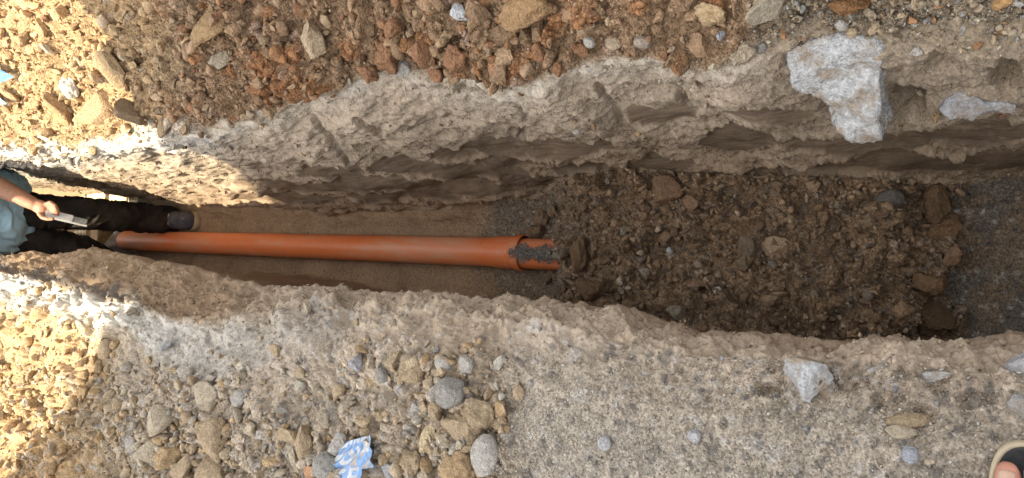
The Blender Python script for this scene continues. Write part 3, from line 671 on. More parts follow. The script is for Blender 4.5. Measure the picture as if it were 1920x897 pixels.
# gravel heaped on the joint
n = 4200
yy = RNG.uniform(1.10, 1.425, n); tt = RNG.normal(size=n)*.0125*(1+.35*np.sin(yy*60))-.004
hgt = np.clip(1-(tt/.034)**2, 0, 1)*.016*RNG.random(n)
keep = np.abs(tt) < .040; yy, tt, hgt = yy[keep], tt[keep], hgt[keep]; n = len(yy)
pz2 = pz+np.sqrt(np.maximum(.0565**2-tt**2, 0))+hgt-(1.43-yy)*math.tan(math.radians(2.2))
s = RNG.uniform(.003, .0072, n); bv = rock(ICO1, 77, 4, .1, .7)[0]; m = len(bv)
vv = (bv[None]*(s/2)[:, None, None]*RNG.uniform(.6, 1.2, (n, 1, 3)))+np.stack([pxx+tt, yy, pz2], 1)[:, None]
ff = (ICO1[1][None]+(np.arange(n)*m)[:, None, None]).reshape(-1, 3)
cc = np.array([(.25, .235, .21), (.34, .32, .29), (.15, .142, .13), (.25, .2, .16)])[RNG.integers(0, 4, n)]
o = link('joint_gravel', np_mesh('joint_gravel', vv.reshape(-1, 3), ff, np.repeat(cc, m, 0)), MAT_CRUMB, smooth=False)
tag(o, 'strip of grey gravel lying on top of the pipe joint', 'gravel', None, 'stuff')

# ------------------------------------------------------------------ rough concrete lumps
def concrete(name, seed, centre, size, rot, label, col=(.50, .50, .51), cuts=10, rough=.16, cat='concrete'):
    v, f = rock(ICO3, seed, cuts, rough, .62)
    o = link(name, np_mesh(name, v, f), MAT_CONC)
    o.matrix_world = Matrix.Translation(centre) @ rot.to_4x4() @ Matrix.Diagonal((*[k/2 for k in size], 1))
    o.color = (*col, 1); return tag(o, label, cat)
def prism(name, pix, thick, label, col, sub=5, noise_amp=.020, seed=0, cat='concrete', push=0.0, face=(-.4, 0, .6)):
    """broken slab whose outline is given on the wall it sticks in: front face points found on the ground there, with real thickness behind"""
    pts = [hit(a, b) for a, b in pix]; P = np.array([p[0] for p in pts]); c = P.mean(0)
    n = np.mean([p[1] for p in pts], 0)*.5+np.array(face); n /= np.linalg.norm(n)
    P = np.array([np.array([0, 0, HCAM])+ray(a, b)*(((c-[0, 0, HCAM])@n)/(ray(a, b)@n)) for a, b in pix])
    e1 = np.cross(n, (0, 1, 0)); e1 /= np.linalg.norm(e1); e2 = np.cross(n, e1)
    q = np.stack([(P-c)@e1, (P-c)@e2], 1)
    bm = bmesh.new()
    top = [bm.verts.new(Vector(c+e1*a+e2*b+n*(.5*thick+push))) for a, b in q]; f0 = bm.faces.new(top)
    r = bmesh.ops.extrude_face_region(bm, geom=[f0]); nv = [g for g in r['geom'] if isinstance(g, bmesh.types.BMVert)]
    for vtx in nv: vtx.co -= Vector(n*thick*1.6)
    bmesh.ops.triangulate(bm, faces=bm.faces[:])
    for _ in range(sub):
        lim = .0075
        es = [e for e in bm.edges if e.calc_length() > lim]
        if es: bmesh.ops.subdivide_edges(bm, edges=es, cuts=1); bmesh.ops.triangulate(bm, faces=[x for x in bm.faces if len(x.verts) > 3])
    for _ in range(1): bmesh.ops.smooth_vert(bm, verts=bm.verts[:], factor=.5, use_axis_x=True, use_axis_y=True, use_axis_z=True)
    bm.normal_update(); co = np.array([x.co[:] for x in bm.verts]); nn = np.array([x.normal[:] for x in bm.verts])
    d = noise_amp*(.6*fbm(co*12+seed, 3, .5)+.22*fbm(co*60+seed, 3, .6))
    co = co+nn*d[:, None]
    for x, k in zip(bm.verts, co): x.co = Vector(k)
    o = bm_obj(name, bm, MAT_CONC, None, True); o.color = (*col, 1); return tag(o, label, cat)
prism('concrete_slab', [(1494, 62), (1525, 44), (1585, 34), (1655, 38), (1664, 70), (1662, 150), (1650, 190), (1668, 226), (1650, 236), (1605, 222), (1568, 200), (1575, 180), (1552, 158), (1515, 140), (1500, 130)], .07, 'broken bluish white concrete slab standing out of the far wall', (.45, .455, .46), seed=3, push=.032, face=(-.9, 0, .9))
prism('concrete_fragment', [(1762, 198), (1772, 178), (1800, 164), (1822, 172), (1850, 186), (1880, 184), (1906, 190), (1902, 208), (1868, 202), (1840, 206), (1822, 222), (1800, 212), (1782, 220)], .02, 'thin whitish concrete fragment in the far wall near the right edge', (.40, .41, .43), seed=9, noise_amp=.008, push=.006)
for px, py, w, h, col, lab, th, rot in ((1515, 700, 92, 70, (.40, .41, .425), 'pale concrete lump sticking out of the near edge', .8, 25), (1545, 728, 50, 36, (.42, .395, .38), 'pinkish white concrete piece below the pale lump on the near edge', .7, 0),
                                        (1918, 688, 60, 46, (.38, .385, .40), 'pale concrete lump at the right border of the near edge', .8, 0), (1925, 768, 44, 50, (.38, .385, .40), 'pale concrete lump at the right border above the sandal', .7, 0),
                                        (1640, 692, 60, 16, (.44, .445, .45), 'thin pale concrete sliver between the lumps on the near edge', .8, -12), (1755, 705, 50, 18, (.42, .42, .43), 'thin grey concrete sliver lying right of the first sliver', .8, -15)):
    o = hero(px, py, w, h, 'a', col, lab, rot, th, name='concrete_lump', sink=.34, cat='concrete'); o.data = o.data.copy(); o.data.materials.clear(); o.data.materials.append(MAT_CONC)
concrete('concrete_collar', 61, (.070, 4.235, .055), (.21, .19, .19), Matrix.Rotation(.12, 3, 'Z'), 'grey concrete lump around the far end of the pipe', (.46, .44, .41), 12, .06)

# ------------------------------------------------------------------ hollow bricks of the pit behind the pipe
MAT_BRICK = simple_mat('pale_brick', (.62, .52, .36), .9, .15, 40, .5, 250)
MAT_BRICKB = simple_mat('brown_brick', (.40, .29, .18), .9, .2, 40, .5, 250)
def hollow_brick(size, nx, ny, label, loc, rz=0, mat=MAT_BRICK, tilt=0):
    w, l, h = size; root = empty('brick', loc); root.rotation_euler = (tilt, 0, rz); tag(root, label, 'brick')
    V, Fq = [], []
    def vert(x, y, z): V.append((x, y, z)); return len(V)-1
    dx, dy = w/nx, l/ny
    for i in range(nx):
        for j in range(ny):
            cx, cy = -w/2+(i+.5)*dx, -l/2+(j+.5)*dy; r = .33*min(dx, dy)
            sq = [vert(cx+a*dx/2, cy+b*dy/2, h) for a, b in ((1, 0), (1, 1), (0, 1), (-1, 1), (-1, 0), (-1, -1), (0, -1), (1, -1))]
            up = [vert(cx+r*1.0*math.cos(k*math.pi/4), cy+r*1.45*math.sin(k*math.pi/4), h) for k in range(8)]
            dn = [vert(cx+r*math.cos(k*math.pi/4), cy+r*1.45*math.sin(k*math.pi/4), h*.25) for k in range(8)]
            for k in range(8):
                q = (k+1) % 8; Fq.append((sq[k], sq[q], up[q], up[k])); Fq.append((up[k], up[q], dn[q], dn[k]))
            for k in range(0, 6, 2): Fq.append((dn[0], dn[k+1], dn[k+2], dn[(k+3) % 8]) if k < 6 else None)
    a = [vert(s*w/2, t*l/2, 0) for s, t in ((-1, -1), (1, -1), (1, 1), (-1, 1))]; b = [vert(s*w/2, t*l/2, h) for s, t in ((-1, -1), (1, -1), (1, 1), (-1, 1))]
    for k in range(4): q = (k+1) % 4; Fq.append((a[k], a[q], b[q], b[k]))
    link('perforated_face', np_mesh('brick', np.array(V), np.array(Fq)), mat, root, False)
    return root
def plain_brick(size, label, loc, rz=0, mat=MAT_BRICK, seed=0):
    bm = bmesh.new(); bmesh.ops.create_cube(bm, size=1)
    bmesh.ops.scale(bm, vec=size, verts=bm.verts); bmesh.ops.translate(bm, vec=(0, 0, size[2]/2), verts=bm.verts)
    bmesh.ops.bevel(bm, geom=bm.edges[:], offset=.004, segments=2, affect='EDGES')
    bmesh.ops.subdivide_edges(bm, edges=[e for e in bm.edges if e.calc_length() > .03], cuts=5, use_grid_fill=True)
    r = np.random.default_rng(seed)
    for vtx in bm.verts: vtx.co += Vector(r.normal(size=3)*.0012)
    o = bm_obj('brick', bm, mat); o.location = loc; o.rotation_euler = (0, 0, rz); return tag(o, label, 'brick')
hollow_brick((.17, .15, .09), 6, 4, 'pale perforated brick on the near side behind the pipe end', (.065, 4.62, .02), .04)
hollow_brick((.17, .15, .09), 6, 4, 'pale perforated brick at the far corner behind the worker\'s leg', (.255, 4.64, .03), .02)
hollow_brick((.11, .10, .10), 4, 3, 'sunlit perforated brick nearest the worker\'s shoe', (.275, 4.02, .02), .0)
plain_brick((.12, .22, .10), 'sunlit plain pale brick along the far wall', (.295, 4.43, .025), .05, MAT_BRICK, 1)
plain_brick((.12, .19, .10), 'sunlit plain pale brick next to the perforated one by the wall', (.285, 4.19, .022), -.03, MAT_BRICK, 2)
plain_brick((.15, .09, .08), 'brown plain brick between the perforated brick and the concrete lump', (.075, 4.475, .015), .02, MAT_BRICKB, 3)

# ------------------------------------------------------------------ people
MAT_SKIN = simple_mat('skin', (.46, .235, .145), .55, .14, 60, .25, 400)
MAT_SHIRT = simple_mat('blue_shirt', (.46, .72, .88), .85, .10, 20, .25, 900)
MAT_TROUS = simple_mat('black_trousers', (.026, .022, .020), .9, .25, 12, .3, 900, dust=(.13, .105, .08), dust_amt=.45, dscale=10, spec=.2)
MAT_CAP = simple_mat('toe_leather', (.17, .175, .19), .7, .2, 40, .3, 500)
MAT_SHOE = simple_mat('grey_suede', (.055, .058, .075), .85, .25, 30, .4, 500, dust=(.25, .2, .15), dust_amt=.4)
MAT_SOLE = simple_mat('tan_sole', (.44, .37, .26), .8, .15, 30, .2, 200)
MAT_HAIR = simple_mat('dark_hair', (.03, .022, .018), .6, .3, 90, .5, 300)
MAT_NAIL = simple_mat('nail', (.50, .33, .24), .35, .08, 60)
MAT_FOOT = simple_mat('foot_skin', (.50, .235, .165), .5, .12, 70, .3, 350)
MAT_RUB = simple_mat('black_rubber', (.030, .032, .036), .55, .25, 30, .3, 200, dust=(.20, .17, .14), dust_amt=.45)
def capsules(name, segs, mat, parent=None, voxel=.006, smooth=6, folds=0.0, dec=None, fold_scale=(9, 9, 30), cut=None):
    """segs: (p0, r0, p1, r1[, squash]) tapered limbs, fused into one skin"""
    bm = bmesh.new()
    for sg in segs:
        p0, r0, p1, r1 = sg[:4]; p0, p1 = Vector(p0), Vector(p1); ax = p1-p0; L = ax.length
        q = ax.to_track_quat('Z', 'Y') if L > 1e-6 else Matrix.Identity(3).to_quaternion()
        sqz = sg[4] if len(sg) > 4 else 1.0
        steps = max(2, int(L/.03)); rings = []
        prof = [(-r0*math.sin(t), r0*math.cos(t)) for t in (1.35, 1.0, .6, .25)]+[(L*k/steps, r0+(r1-r0)*k/steps) for k in range(steps+1)]+[(L+r1*math.sin(t), r1*math.cos(t)) for t in (.25, .6, 1.0, 1.35)]
        for zz, rr in prof:
            rings.append([bm.verts.new(p0+q @ Vector((rr*math.cos(a*math.pi/10), rr*sqz*math.sin(a*math.pi/10), zz))) for a in range(20)])
        for a, b in zip(rings, rings[1:]):
            for k in range(20): bm.faces.new((a[k], a[(k+1) % 20], b[(k+1) % 20], b[k]))
        bm.faces.new(rings[0][::-1]); bm.faces.new(rings[-1])
    o = bm_obj(name, bm, mat, None, True)
    md = o.modifiers.new('r', 'REMESH'); md.mode = 'VOXEL'; md.voxel_size = voxel
    ms = o.modifiers.new('s', 'SMOOTH'); ms.factor = .5; ms.iterations = smooth
    if dec: mdd = o.modifiers.new('d', 'DECIMATE'); mdd.ratio = dec
    dg = bpy.context.evaluated_depsgraph_get(); me = bpy.data.meshes.new_from_object(o.evaluated_get(dg))
    o.modifiers.clear(); old = o.data; o.data = me; bpy.data.meshes.remove(old)
    if folds:
        nV = len(me.vertices); co = np.empty(nV*3, np.float32); me.vertices.foreach_get('co', co); co = co.reshape(-1, 3).astype(float)
        no = np.empty(nV*3, np.float32); me.vertices.foreach_get('normal', no); no = no.reshape(-1, 3)
        wv = co*np.array(fold_scale)+.8*fbm(co*7, 2)[:, None]
        d = folds*(fbm(wv, 2, .5, True)-.1)
        me.vertices.foreach_set('co', (co+no*d[:, None]).astype(np.float32).ravel())
    me.polygons.foreach_set('use_smooth', np.ones(len(me.polygons), dtype=bool))
    if parent: o.parent = parent; o.matrix_parent_inverse = Matrix.Translation(parent.location).inverted()
    return o
def finger(base, d1, d2, d3, lens, r):
    p = Vector(base); out = []
    for d, l, k in zip((d1, d2, d3), lens, (1, .92, .82)):
        q = p+Vector(d).normalized()*l; out.append((p, r*k, q, r*k*.93)); p = q
    return out
# --- the worker standing in the trench
worker = empty('person', (.12, 4.0, 0)); tag(worker, 'worker in blue shirt and black trousers standing in the trench holding a tool', 'person')
hipL, hipR = Vector((.195, 4.12, .74)), Vector((.07, 4.12, .74))
kneeL, ankL = Vector((.195, 3.80, .46)), Vector((.200, 3.74, .10))
kneeR, ankR = Vector((.00, 3.98, .40)), Vector((-.05, 4.30, .10))
pel, chest, neck = Vector((.155, 4.14, .80)), Vector((.165, 4.05, 1.16)), Vector((.165, 3.98, 1.36))
shL, shR = Vector((.345, 4.03, 1.27)), Vector((-.015, 4.03, 1.27))
HAND = Vector(aty(82, 392, 3.70)); ELB = Vector(aty(-45, 330, 3.92))
elR, haR = Vector((-.10, 4.18, 1.04)), Vector((-.06, 4.12, .86))
fdir = (HAND-ELB).normalized()
body = [(pel, .13, chest, .14, .8), (chest, .13, neck, .06), (neck, .055, neck+Vector((0, -.03, .10)), .055), (neck+Vector((0, -.04, .17)), .085, neck+Vector((0, -.05, .24)), .085),
        (hipL, .08, kneeL, .055), (kneeL, .055, ankL, .04), (hipR, .08, kneeR, .055), (kneeR, .055, ankR, .04), (ankL, .04, ankL+Vector((0, -.16, -.055)), .03), (ankR, .04, ankR+Vector((0, -.14, -.06)), .03),
        (shL, .05, ELB, .043), (ELB, .046, ELB+(HAND-ELB)*.35, .047), (ELB+(HAND-ELB)*.35, .047, HAND-fdir*.05, .030), (HAND-fdir*.055, .029, HAND-fdir*.01, .036, .75),
        (shR, .05, elR, .043), (elR, .043, haR, .030), (haR, .032, haR+Vector((.02, -.05, -.06)), .025),
        (chest+Vector((0, 0, .08)), .11, shL, .055), (chest+Vector((0, 0, .08)), .11, shR, .055)]
img_r = Vector(M[:, 0]); img_u = Vector(M[:, 1]); tow = Vector(M[:, 2])     # picture right, picture up, toward the camera
def wv(a, b, c=0): return img_r*a+img_u*b+tow*c
kn = HAND
for k, (u, ln) in enumerate([(.030, .92), (.014, 1.0), (-.004, .97), (-.020, .80)]):   # fingers curl over the far edge of the tool
    b0 = kn+wv(.012-.004*k, .018-.008*k, .012-.006*k)
    body += finger(b0, wv(.9, .35-.15*k, .15), wv(.8, -.6, -.2), wv(.15, -.8, -.6), (.036*ln, .026*ln, .020*ln), .0095)
body += finger(kn+wv(-.012, -.022, .015), wv(.7, -.65, .3), wv(.95, -.25, .1), wv(1, .05, 0), (.03, .030, .022), .0105)
wb = capsules('body', body, MAT_SKIN, worker, .0040, 2, dec=.25)
capsules('trousers', [(pel+Vector((0, 0, .04)), .150, pel-Vector((0, 0, .03)), .155, .85), (hipL, .088, kneeL, .068), (kneeL, .068, ankL+Vector((0, .0, .02)), .066), (ankL+Vector((0, 0, .03)), .068, ankL+Vector((0, -.01, -.02)), .066),
                      (hipR, .092, kneeR, .076), (kneeR, .076, ankR+Vector((0, 0, .02)), .072)], MAT_TROUS, worker, .0070, 3, .014, fold_scale=(8, 8, 10))
hemz = Vector((.165, 4.07, .72))
capsules('shirt', [(hemz+Vector((0, 0, .10)), .17, chest, .17, .85), (hemz+Vector((.045, .02, .05)), .180, hemz+Vector((.04, 0, .14)), .175, .9), (hemz+Vector((-.035, .02, .04)), .175, hemz+Vector((-.03, 0, .14)), .175, .9), (chest, .165, neck-Vector((0, 0, .05)), .10), (chest+Vector((0, 0, .08)), .12, shL, .075), (chest+Vector((0, 0, .08)), .12, shR, .075), (shL, .075, shL+(ELB-shL)*.55, .072), (shR, .075, shR+(elR-shR)*.55, .072)],
         MAT_SHIRT, worker, .0075, 3, .016, fold_scale=(9, 6, 5))
hd = neck+Vector((0, -.045, .21))
capsules('hair', [(hd+Vector((0, .02, .04)), .094, hd+Vector((0, .035, .0)), .088)], MAT_HAIR, worker, .008, 3)
for nm, dx in (('ear', .086), ('ear', -.086)):
    capsules(nm, [(hd+Vector((dx, .0, -.015)), .014, hd+Vector((dx, .005, .02)), .016)], MAT_SKIN, worker, .005, 2)
capsules('nose', [(hd+Vector((0, -.085, .005)), .010, hd+Vector((0, -.098, -.02)), .014)], MAT_SKIN, worker, .004, 2)
def shoe(name, ank, toe):
    d = (toe-ank); d.z = 0; L = d.length; d.normalize()
    t0 = Vector((toe.x, toe.y, .045)); h0 = Vector((ank.x, ank.y, .06))-d*.02
    s = capsules(name, [(h0, .048, Vector((ank.x, ank.y, .115)), .050), (h0, .047, h0+(t0-h0)*.55+Vector((0, 0, .018)), .050), (h0+(t0-h0)*.5+Vector((0, 0, .012)), .050, t0-d*.045+Vector((0, 0, .006)), .049, .85)], MAT_SHOE, worker, .005, 4, .0012, fold_scale=(40, 40, 40))
    capsules('sole', [(h0-Vector((0, 0, .030)), .050, h0+(t0-h0)*.5-Vector((0, 0, .030)), .047), (h0+(t0-h0)*.5-Vector((0, 0, .028)), .048, t0-d*.042-Vector((0, 0, .024)), .0545)], MAT_SOLE, s, .005, 3)
    capsules('toe_cap', [(t0-d*.062+Vector((0, 0, .014)), .036, t0-d*.046+Vector((0, 0, .013)), .040, .9)], MAT_CAP, s, .004, 3)
    for k in (0.28, .38, .48):
        c = h0+(t0-h0)*k+Vector((0, 0, .066-.03*(k-.3))); sd = Vector((-d.y, d.x, 0))
        capsules('lace', [(c-sd*.026, .005, c+sd*.026, .005)], MAT_SOLE, s, .0030, 1)
    return s
shoe('shoe', ankL+Vector((0, .02, 0)), Vector((.198, 3.525, .04)))
shoe('shoe', ankR, ankR+Vector((.0, -.20, 0)))

# the pale metal tool in his hand
MAT_ALU = simple_mat('dull_aluminium', (.58, .58, .58), .45, .10, 30, .1, 300, metal=.25)
MAT_ALUD = simple_mat('clear_window', (.30, .31, .29), .25, .35, 120)
tool = empty('metal_tool', HAND); tag(tool, 'short pale grey metal bar tool with a window at its end, held in the hand', 'tool')
def tool_part(name, x0, x1, yc, w, t, mat, off=0.0, parent=None, slope=0.0):
    bm = bmesh.new(); bmesh.ops.create_cube(bm, size=1); bmesh.ops.scale(bm, vec=(x1-x0, w, t), verts=bm.verts)
    bmesh.ops.translate(bm, vec=((x0+x1)/2, yc, off), verts=bm.verts)
    for vtx in bm.verts: vtx.co.z -= slope*max(0, vtx.co.x-x0)
    bmesh.ops.bevel(bm, geom=bm.edges[:], offset=.002, segments=2, affect='EDGES')
    return bm_obj(name, bm, mat, parent or tool)
ta = Vector(aty(172, 413, 3.62)-np.array(HAND)).normalized(); tb = (img_u-ta*img_u.dot(ta)).normalized(); tcx = ta.cross(tb)
tool.rotation_mode = 'QUATERNION'; tool.rotation_quaternion = Matrix((ta, tb, tcx)).transposed().to_quaternion()
tool_part('bar', .012, .125, -.014, .030, .022, MAT_ALU, .012)
tool_part('end_window', .125, .185, -.016, .027, .012, MAT_ALUD, .006, slope=.06)
tool_part('blade_edge', .012, .190, -.033, .010, .007, simple_mat('bright_edge', (.75, .75, .72), .4, .05), .004)

# --- the photographer, of whom the picture shows the toes of the right foot
gz = 1.10
foot_c, n_, d_, _c = hit(1885, 872)
gz = float(np.mean([hit(a, b)[0][2] for a, b in ((1860, 850), (1895, 835), (1900, 880), (1840, 880))]))+.004
T = lambda a, b, z: atz(a, b, z)
photog = empty('person', (-.36, -.05, gz)); tag(photog, 'bare foot in a black sandal standing on the near bank at the right corner', 'person')
zt = gz+.030
bt = Vector(T(1889, 874, zt+.010)); st_ = Vector(T(1928, 872, zt+.008))      # tips of the first two toes
tw = Vector((0, -1, 0))                                                       # towards the little toe
heel = Vector((bt.x-.225, bt.y-.035, gz+.05)); ank = Vector((heel.x+.02, heel.y, gz+.11))
fb = [(bt+Vector((-.006, 0, .004)), .0130, bt+Vector((-.030, -.000, .004)), .0150), (bt+Vector((-.03, 0, .002)), .0150, bt+Vector((-.075, -.008, .010)), .022), (bt+Vector((-.075, -.008, .010)), .023, ank, .036), (heel, .030, ank, .036)]
for k, (dy, dx, r) in enumerate([(-.030, -.004, .0105), (-.048, -.014, .0098), (-.064, -.026, .0094), (-.078, -.040, .0092)]):
    b1 = Vector((bt.x+dx, bt.y+dy, zt+.010))
    fb += [(b1, r, b1+Vector((-.028, .003, .010)), r*1.05), (b1+Vector((-.028, .003, .010)), r*1.05, b1+Vector((-.075+dx*-.3, .010, .008)), .016), (b1+Vector((-.070, .010, .008)), .016, ank+Vector((0, 0, -.05)), .026)]
kneeP = Vector((ank.x-.06, ank.y+.02, gz+.50)); hipP = Vector((ank.x-.14, ank.y+.09, gz+.92)); hip2 = hipP+Vector((0, .18, 0)); kn2 = Vector((hip2.x-.1, hip2.y+.04, gz+.5)); an2 = Vector((kn2.x-.12, kn2.y+.02, gz+.10))
pc = (hipP+hip2)/2; ch = pc+Vector((-.02, 0, .38)); nk = ch+Vector((.0, 0, .20))
fb += [(ank, .037, kneeP, .055), (kneeP, .055, hipP, .08), (an2, .037, kn2, .055), (kn2, .055, hip2, .08), (an2, .037, an2+Vector((.13, 0, -.065)), .030), (an2, .036, an2+Vector((-.04, 0, -.06)), .032), (pc, .13, ch, .14), (ch, .12, nk, .06), (nk, .055, nk+Vector((.02, 0, .1)), .055), (nk+Vector((.03, 0, .17)), .085, nk+Vector((.04, 0, .24)), .085)]
for sgn in (-1, 1):
    s0 = ch+Vector((0, .19*sgn, .10)); e0 = s0+Vector((-.06, .05*sgn, -.27)); h0 = e0+Vector((.04, .0, -.25))
    fb += [(ch+Vector((0, 0, .06)), .10, s0, .055), (s0, .05, e0, .042), (e0, .042, h0, .03), (h0, .032, h0+Vector((.01, 0, -.08)), .026)]
capsules('body', fb, MAT_FOOT, photog, .0042, 3, dec=.25)
capsules('shorts', [(pc+Vector((0, 0, .03)), .155, pc-Vector((0, 0, .05)), .16), (hipP, .105, hipP+(kneeP-hipP)*.75, .095), (hip2, .105, hip2+(kn2-hip2)*.75, .095)], MAT_TROUS, photog, .010, 3, .005)
capsules('shirt', [(pc+Vector((0, 0, .02)), .17, ch, .165), (ch, .155, nk-Vector((0, 0, .05)), .09)]+[(ch+Vector((0, 0, .06)), .12, ch+Vector((0, .19*s_, .10)), .075) for s_ in (-1, 1)]+[(ch+Vector((0, .19*s_, .10)), .075, ch+Vector((-.035, .22*s_, -.05)), .072) for s_ in (-1, 1)], MAT_SHIRT, photog, .010, 3, .008)
capsules('hair', [(nk+Vector((.01, 0, .22)), .095, nk+Vector((0, 0, .2)), .09)], MAT_HAIR, photog, .010, 3)
# toenails
def nail(c, w, l):
    V, Fq = [], []
    for i in range(7):
        for j in range(6):
            a = (i/6-.5)*2; b = j/5
            V.append((c.x-l*b+l*.12*(1-a*a)*(1-b)*.8, c.y+a*w/2*(.9+.1*(1-b)), c.z-.0028*a*a-.0022*(1-b)**2+.0016*b))
    for i in range(6):
        for j in range(5): k = i*6+j; Fq.append((k, k+6, k+7, k+1))
    o = link('toenail', np_mesh('toenail', np.array(V), np.array(Fq)), MAT_NAIL, photog); o.matrix_parent_inverse = Matrix.Translation(photog.location).inverted()
    sm = o.modifiers.new('t', 'SOLIDIFY'); sm.thickness = .0012; return o
nail(bt+Vector((-.004, .001, .0185)), .0185, .019)
nail(st_+Vector((-.006, .0, .0125)), .010, .010)
# sandal: rubber foot bed with a raised pale rim round the edge
def sandal(parent, tip, length, width, z):
    sd = empty('sandal', (tip.x, tip.y, z)); sd.parent = parent; sd.matrix_parent_inverse = Matrix.Translation(parent.location).inverted()
    out = []
    for k in range(72):
        t = k/72*2*math.pi; cx = math.cos(t); sy_ = math.sin(t)
        w = width/2*(1.0+.10*cx); x = -length/2+length/2*math.copysign(abs(cx)**.55, cx); y = w*math.copysign(abs(sy_)**.60, sy_)
        if cx > 0: x -= .030*max(0, -sy_)*cx**.5
        out.append((x, y))
    out = np.array(out); n = len(out)
    def ring(s_, zz): return np.array([[(x+length/2)*(1-s_/(length/2))-length/2, y*(1-s_/(width/2)), zz] for x, y in out])
    def loft(rings, cap=True):
        V = np.concatenate(rings); Fq = [(i*n+k, i*n+(k+1) % n, (i+1)*n+(k+1) % n, (i+1)*n+k) for i in range(len(rings)-1) for k in range(n)]
        return V, np.array(Fq)
    v, f = loft([ring(.012, 0), ring(.001, .004), ring(.0, .014), ring(.0, .026), ring(.0015, .0285), ring(.0045, .0285), ring(.006, .026), ring(.0062, .020)])
    link('rim', np_mesh('rim', v, f), MAT_SOLE, sd)
    bed = [ring(.0062, .023), ring(.008, .0235), ring(.013, .019), ring(.02, .016), ring(.036, .015), ring(width/2*.98, .015)]
    v, f = loft(bed); link('footbed', np_mesh('footbed', v, f), MAT_RUB, sd)
    V, Fq = [], []
    for i in range(25):        # strap over the instep
        a = i/24*math.pi; y = (width/2-.002)*math.cos(a); zz = .012+.075*math.sin(a)**.8
        V += [(-length*.40, y*.98, zz), (-length*.62, y*.92, zz+.018*math.sin(a))]
    for i in range(24): Fq.append((2*i, 2*i+2, 2*i+3, 2*i+1))
    so = link('strap', np_mesh('strap', np.array(V), np.array(Fq)), MAT_RUB, sd); so.modifiers.new('t', 'SOLIDIFY').thickness = .003
    return sd
tip = T(1905, 826, gz+.026); left = T(1853, 880, gz+.026)
sw = .108
sandal(photog, Vector((tip[0], left[1]-sw/2, 0)), .275, sw, gz-.002)
sandal(photog, Vector((an2.x+.175, an2.y, 0)), .275, sw, gz-.002)

# ------------------------------------------------------------------ litter
def cloth_sheet(name, corners, n, colour_fn, label, crumple=.012, lift=.008, cat='plastic', seed=0, mask_fn=None):
    """thin plastic lying on the ground: four picture corners set on the ground, wrinkled"""
    a = np.linspace(0, 1, n); U, Vv = np.meshgrid(a, a, indexing='ij')
    cs = [np.array(c, float) for c in corners]
    q = cs[0]*((1-U)*(1-Vv))[..., None]+cs[1]*(U*(1-Vv))[..., None]+cs[2]*(U*Vv)[..., None]+cs[3]*((1-U)*Vv)[..., None]
    base = np.array([hit(*c)[0] for c in corners]); pz_ = base[:, 2].mean()
    P = np.array([[atz(*q[i, j], pz_) for j in range(n)] for i in range(n)])
    w = np.stack([U*2.6+seed+Vv, Vv*2.2, U*0+seed], -1)
    P[..., 2] += lift+crumple*fbm(w, 3, .55, True)*.6
    gz_ = np.array([[hit(*q[i*6 if i*6 < n else n-1, j*6 if j*6 < n else n-1])[0][2] for j in range((n+5)//6)] for i in range((n+5)//6)])
    low_ = np.kron(gz_, np.ones((6, 6)))[:n, :n]; P[..., 2] = np.maximum(P[..., 2], np.minimum(low_, pz_+.02)+.004)
    for _ in range(4): P[1:-1, 1:-1, 2] = .2*(P[1:-1, 1:-1, 2]+P[2:, 1:-1, 2]+P[:-2, 1:-1, 2]+P[1:-1, 2:, 2]+P[1:-1, :-2, 2])
    ii = (np.arange(n-1)[:, None]*n+np.arange(n-1)[None]).ravel(); f = np.stack([ii, ii+n, ii+n+1, ii+1], 1)
    if mask_fn is not None: f = f[mask_fn(U, Vv).ravel()[f].all(1)]
    m, nt, b = new_mat(name+'_print'); at = N(nt, 'ShaderNodeAttribute', attribute_name='Col'); nt.links.new(at.outputs['Color'], b.inputs['Base Color']); b.inputs['Roughness'].default_value = .4
    o = link(name, np_mesh(name, P.reshape(-1, 3), f, colour_fn(U, Vv).reshape(-1, 3)), m); o.modifiers.new('t', 'SOLIDIFY').thickness = .0008
    return tag(o, label, cat)
BLUE, WHITE = np.array([.16, .30, .54]), np.array([.50, .52, .54])
def bag_colour(U, V):
    """blue plastic printed with white letters and a striped hem"""
    w = np.zeros_like(U)
    def bar(x0, y0, x1, y1): return ((U > x0) & (U < x1) & (V > y0) & (V < y1)).astype(float)
    def ringf(cx, cy, rx, ry, t): r_ = np.hypot((U-cx)/rx, (V-cy)/ry); return ((r_ < 1) & (r_ > t)).astype(float)
    for s_ in (ringf(.36, .36, .15, .17, .45), bar(.56, .16, .64, .52), bar(.30, .60, .37, .95), bar(.22, .60, .45, .67), bar(.55, .58, .62, .95), bar(.55, .58, .74, .65), bar(.55, .73, .72, .79), bar(.55, .88, .74, .95), bar(.72, .04, .93, .30)): w = np.maximum(w, s_)
    edge = (U < .16); w = np.where(edge, (np.sin(V*22) > .1).astype(float), w); w = np.where(V < .09, ((U*7) % 1 > .4).astype(float), w)
    c = BLUE*(1-w[..., None])+WHITE*w[..., None]
    dirt = sstep(.0, .35, fbm(np.stack([U*6, V*6, U*0+4], -1), 4))*((np.hypot((U-.74)/.2, (V-.45)/.35) < 1)*1.0+.35)
    return c*(1-.75*np.clip(dirt, 0, 1)[..., None])+np.array([.36, .28, .19])*.75*np.clip(dirt, 0, 1)[..., None]
cloth_sheet('plastic_bag', [(668, 824), (709, 813), (716, 912), (596, 914)], 110, bag_colour, 'crumpled blue and white striped plastic bag with lettering in the rubble', .012, .016, 'bag', 3,
            lambda U, V: (np.abs(U-.5) < .5) & (V < .97-.25*(U > .55)*(U-.55)) & ~((U > .80) & (V > .62)))
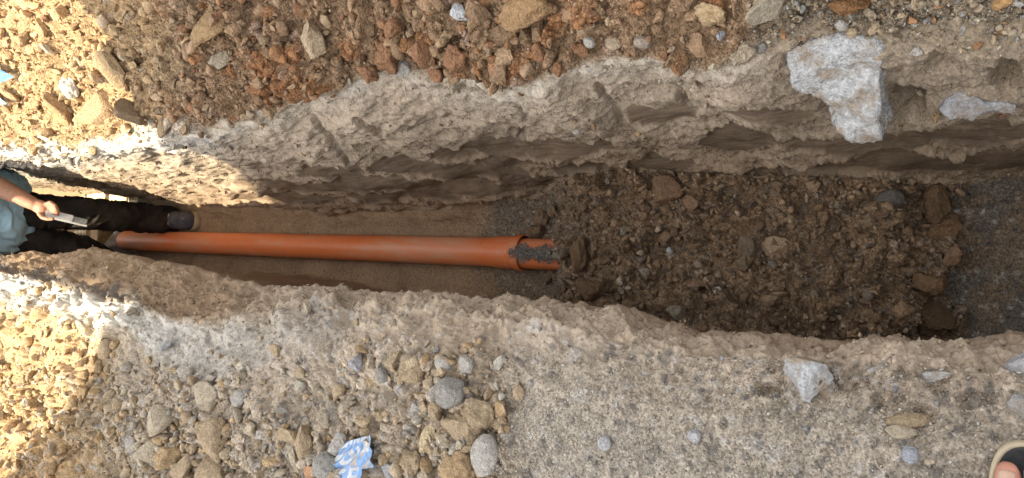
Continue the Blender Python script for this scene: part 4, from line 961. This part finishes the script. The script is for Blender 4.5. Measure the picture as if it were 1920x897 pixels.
blue_fn = lambda U, V: np.tile(np.array([.08, .27, .62]), (*U.shape, 1))*(1+.3*fbm(np.stack([U*3, V*3, U*0], -1), 2))[..., None]
cloth_sheet('plastic_scrap', [(4, 122), (20, 134), (52, 150), (20, 164)], 30, blue_fn, 'torn blue plastic strip in the sunlit heap, upper of two', .012, .035, 'plastic', 8)
cloth_sheet('plastic_scrap', [(-10, 178), (20, 184), (36, 200), (-8, 200)], 30, lambda U, V: blue_fn(U, V)*1.4+.1, 'pale blue plastic strip at the left edge of the sunlit heap', .010, .035, 'plastic', 9)

# ------------------------------------------------------------------ shade canopy on cantilever posts, made up and out of view, added only to cast the shade
GB = [(-.78, 2.74), (-.58, 2.46), (-.40, 2.30), (-.16, 2.22), (-.09, 3.10), (.05, 2.86), (.36, 2.26), (.63, 2.26), (.85, 2.30), (1.3, 2.42), (1.3, -.6), (-1.15, -.6), (-1.15, 3.3)]  # outline shaped to the wanted shade edge, spike over the trench included
HT = 6.5
off = LDIR*((HT-1.1)/LDIR[2])
occluder = empty('added_shade_caster', (-1.15+off[0], 1.2+off[1], 1.1)); tag(occluder, 'added unseen shade caster, pale cloth on two cantilever posts above the near bank', 'occluder')
def into_occluder(o): o.parent = occluder; o.matrix_parent_inverse = Matrix.Translation(occluder.location).inverted(); return o
bm = bmesh.new(); tv = [bm.verts.new((x+off[0], y+off[1], HT)) for x, y in GB]; fc = bm.faces.new(tv)
r = bmesh.ops.extrude_face_region(bm, geom=[fc])
for g in r['geom']:
    if isinstance(g, bmesh.types.BMVert): g.co.z += .006
into_occluder(bm_obj('cloth', bm, simple_mat('caster_cloth', (.62, .58, .50), .8, .08, 4)))  # added sheet that blocks the sun
MAT_CASTER = simple_mat('caster_steel', (.4, .4, .4), .5, .1, metal=.6)
def beam(name, a, b, r_):
    a, b = Vector(a), Vector(b); bm = bmesh.new(); bmesh.ops.create_cone(bm, cap_ends=True, segments=14, radius1=r_, radius2=r_*.8, depth=(b-a).length)
    bmesh.ops.transform(bm, matrix=Matrix.Translation((a+b)/2) @ (b-a).to_track_quat('Z', 'Y').to_matrix().to_4x4(), verts=bm.verts); into_occluder(bm_obj(name, bm, MAT_CASTER, None, True))
for y in (-.3, 1.9):
    x0 = -1.3+off[0]; beam('caster_post', (x0, y+off[1], 1.0), (x0, y+off[1], HT+.10), .07); beam('caster_arm', (x0, y+off[1], HT+.06), (1.26+off[0], y+off[1], HT+.05), .04)

scene.render.engine = 'CYCLES'
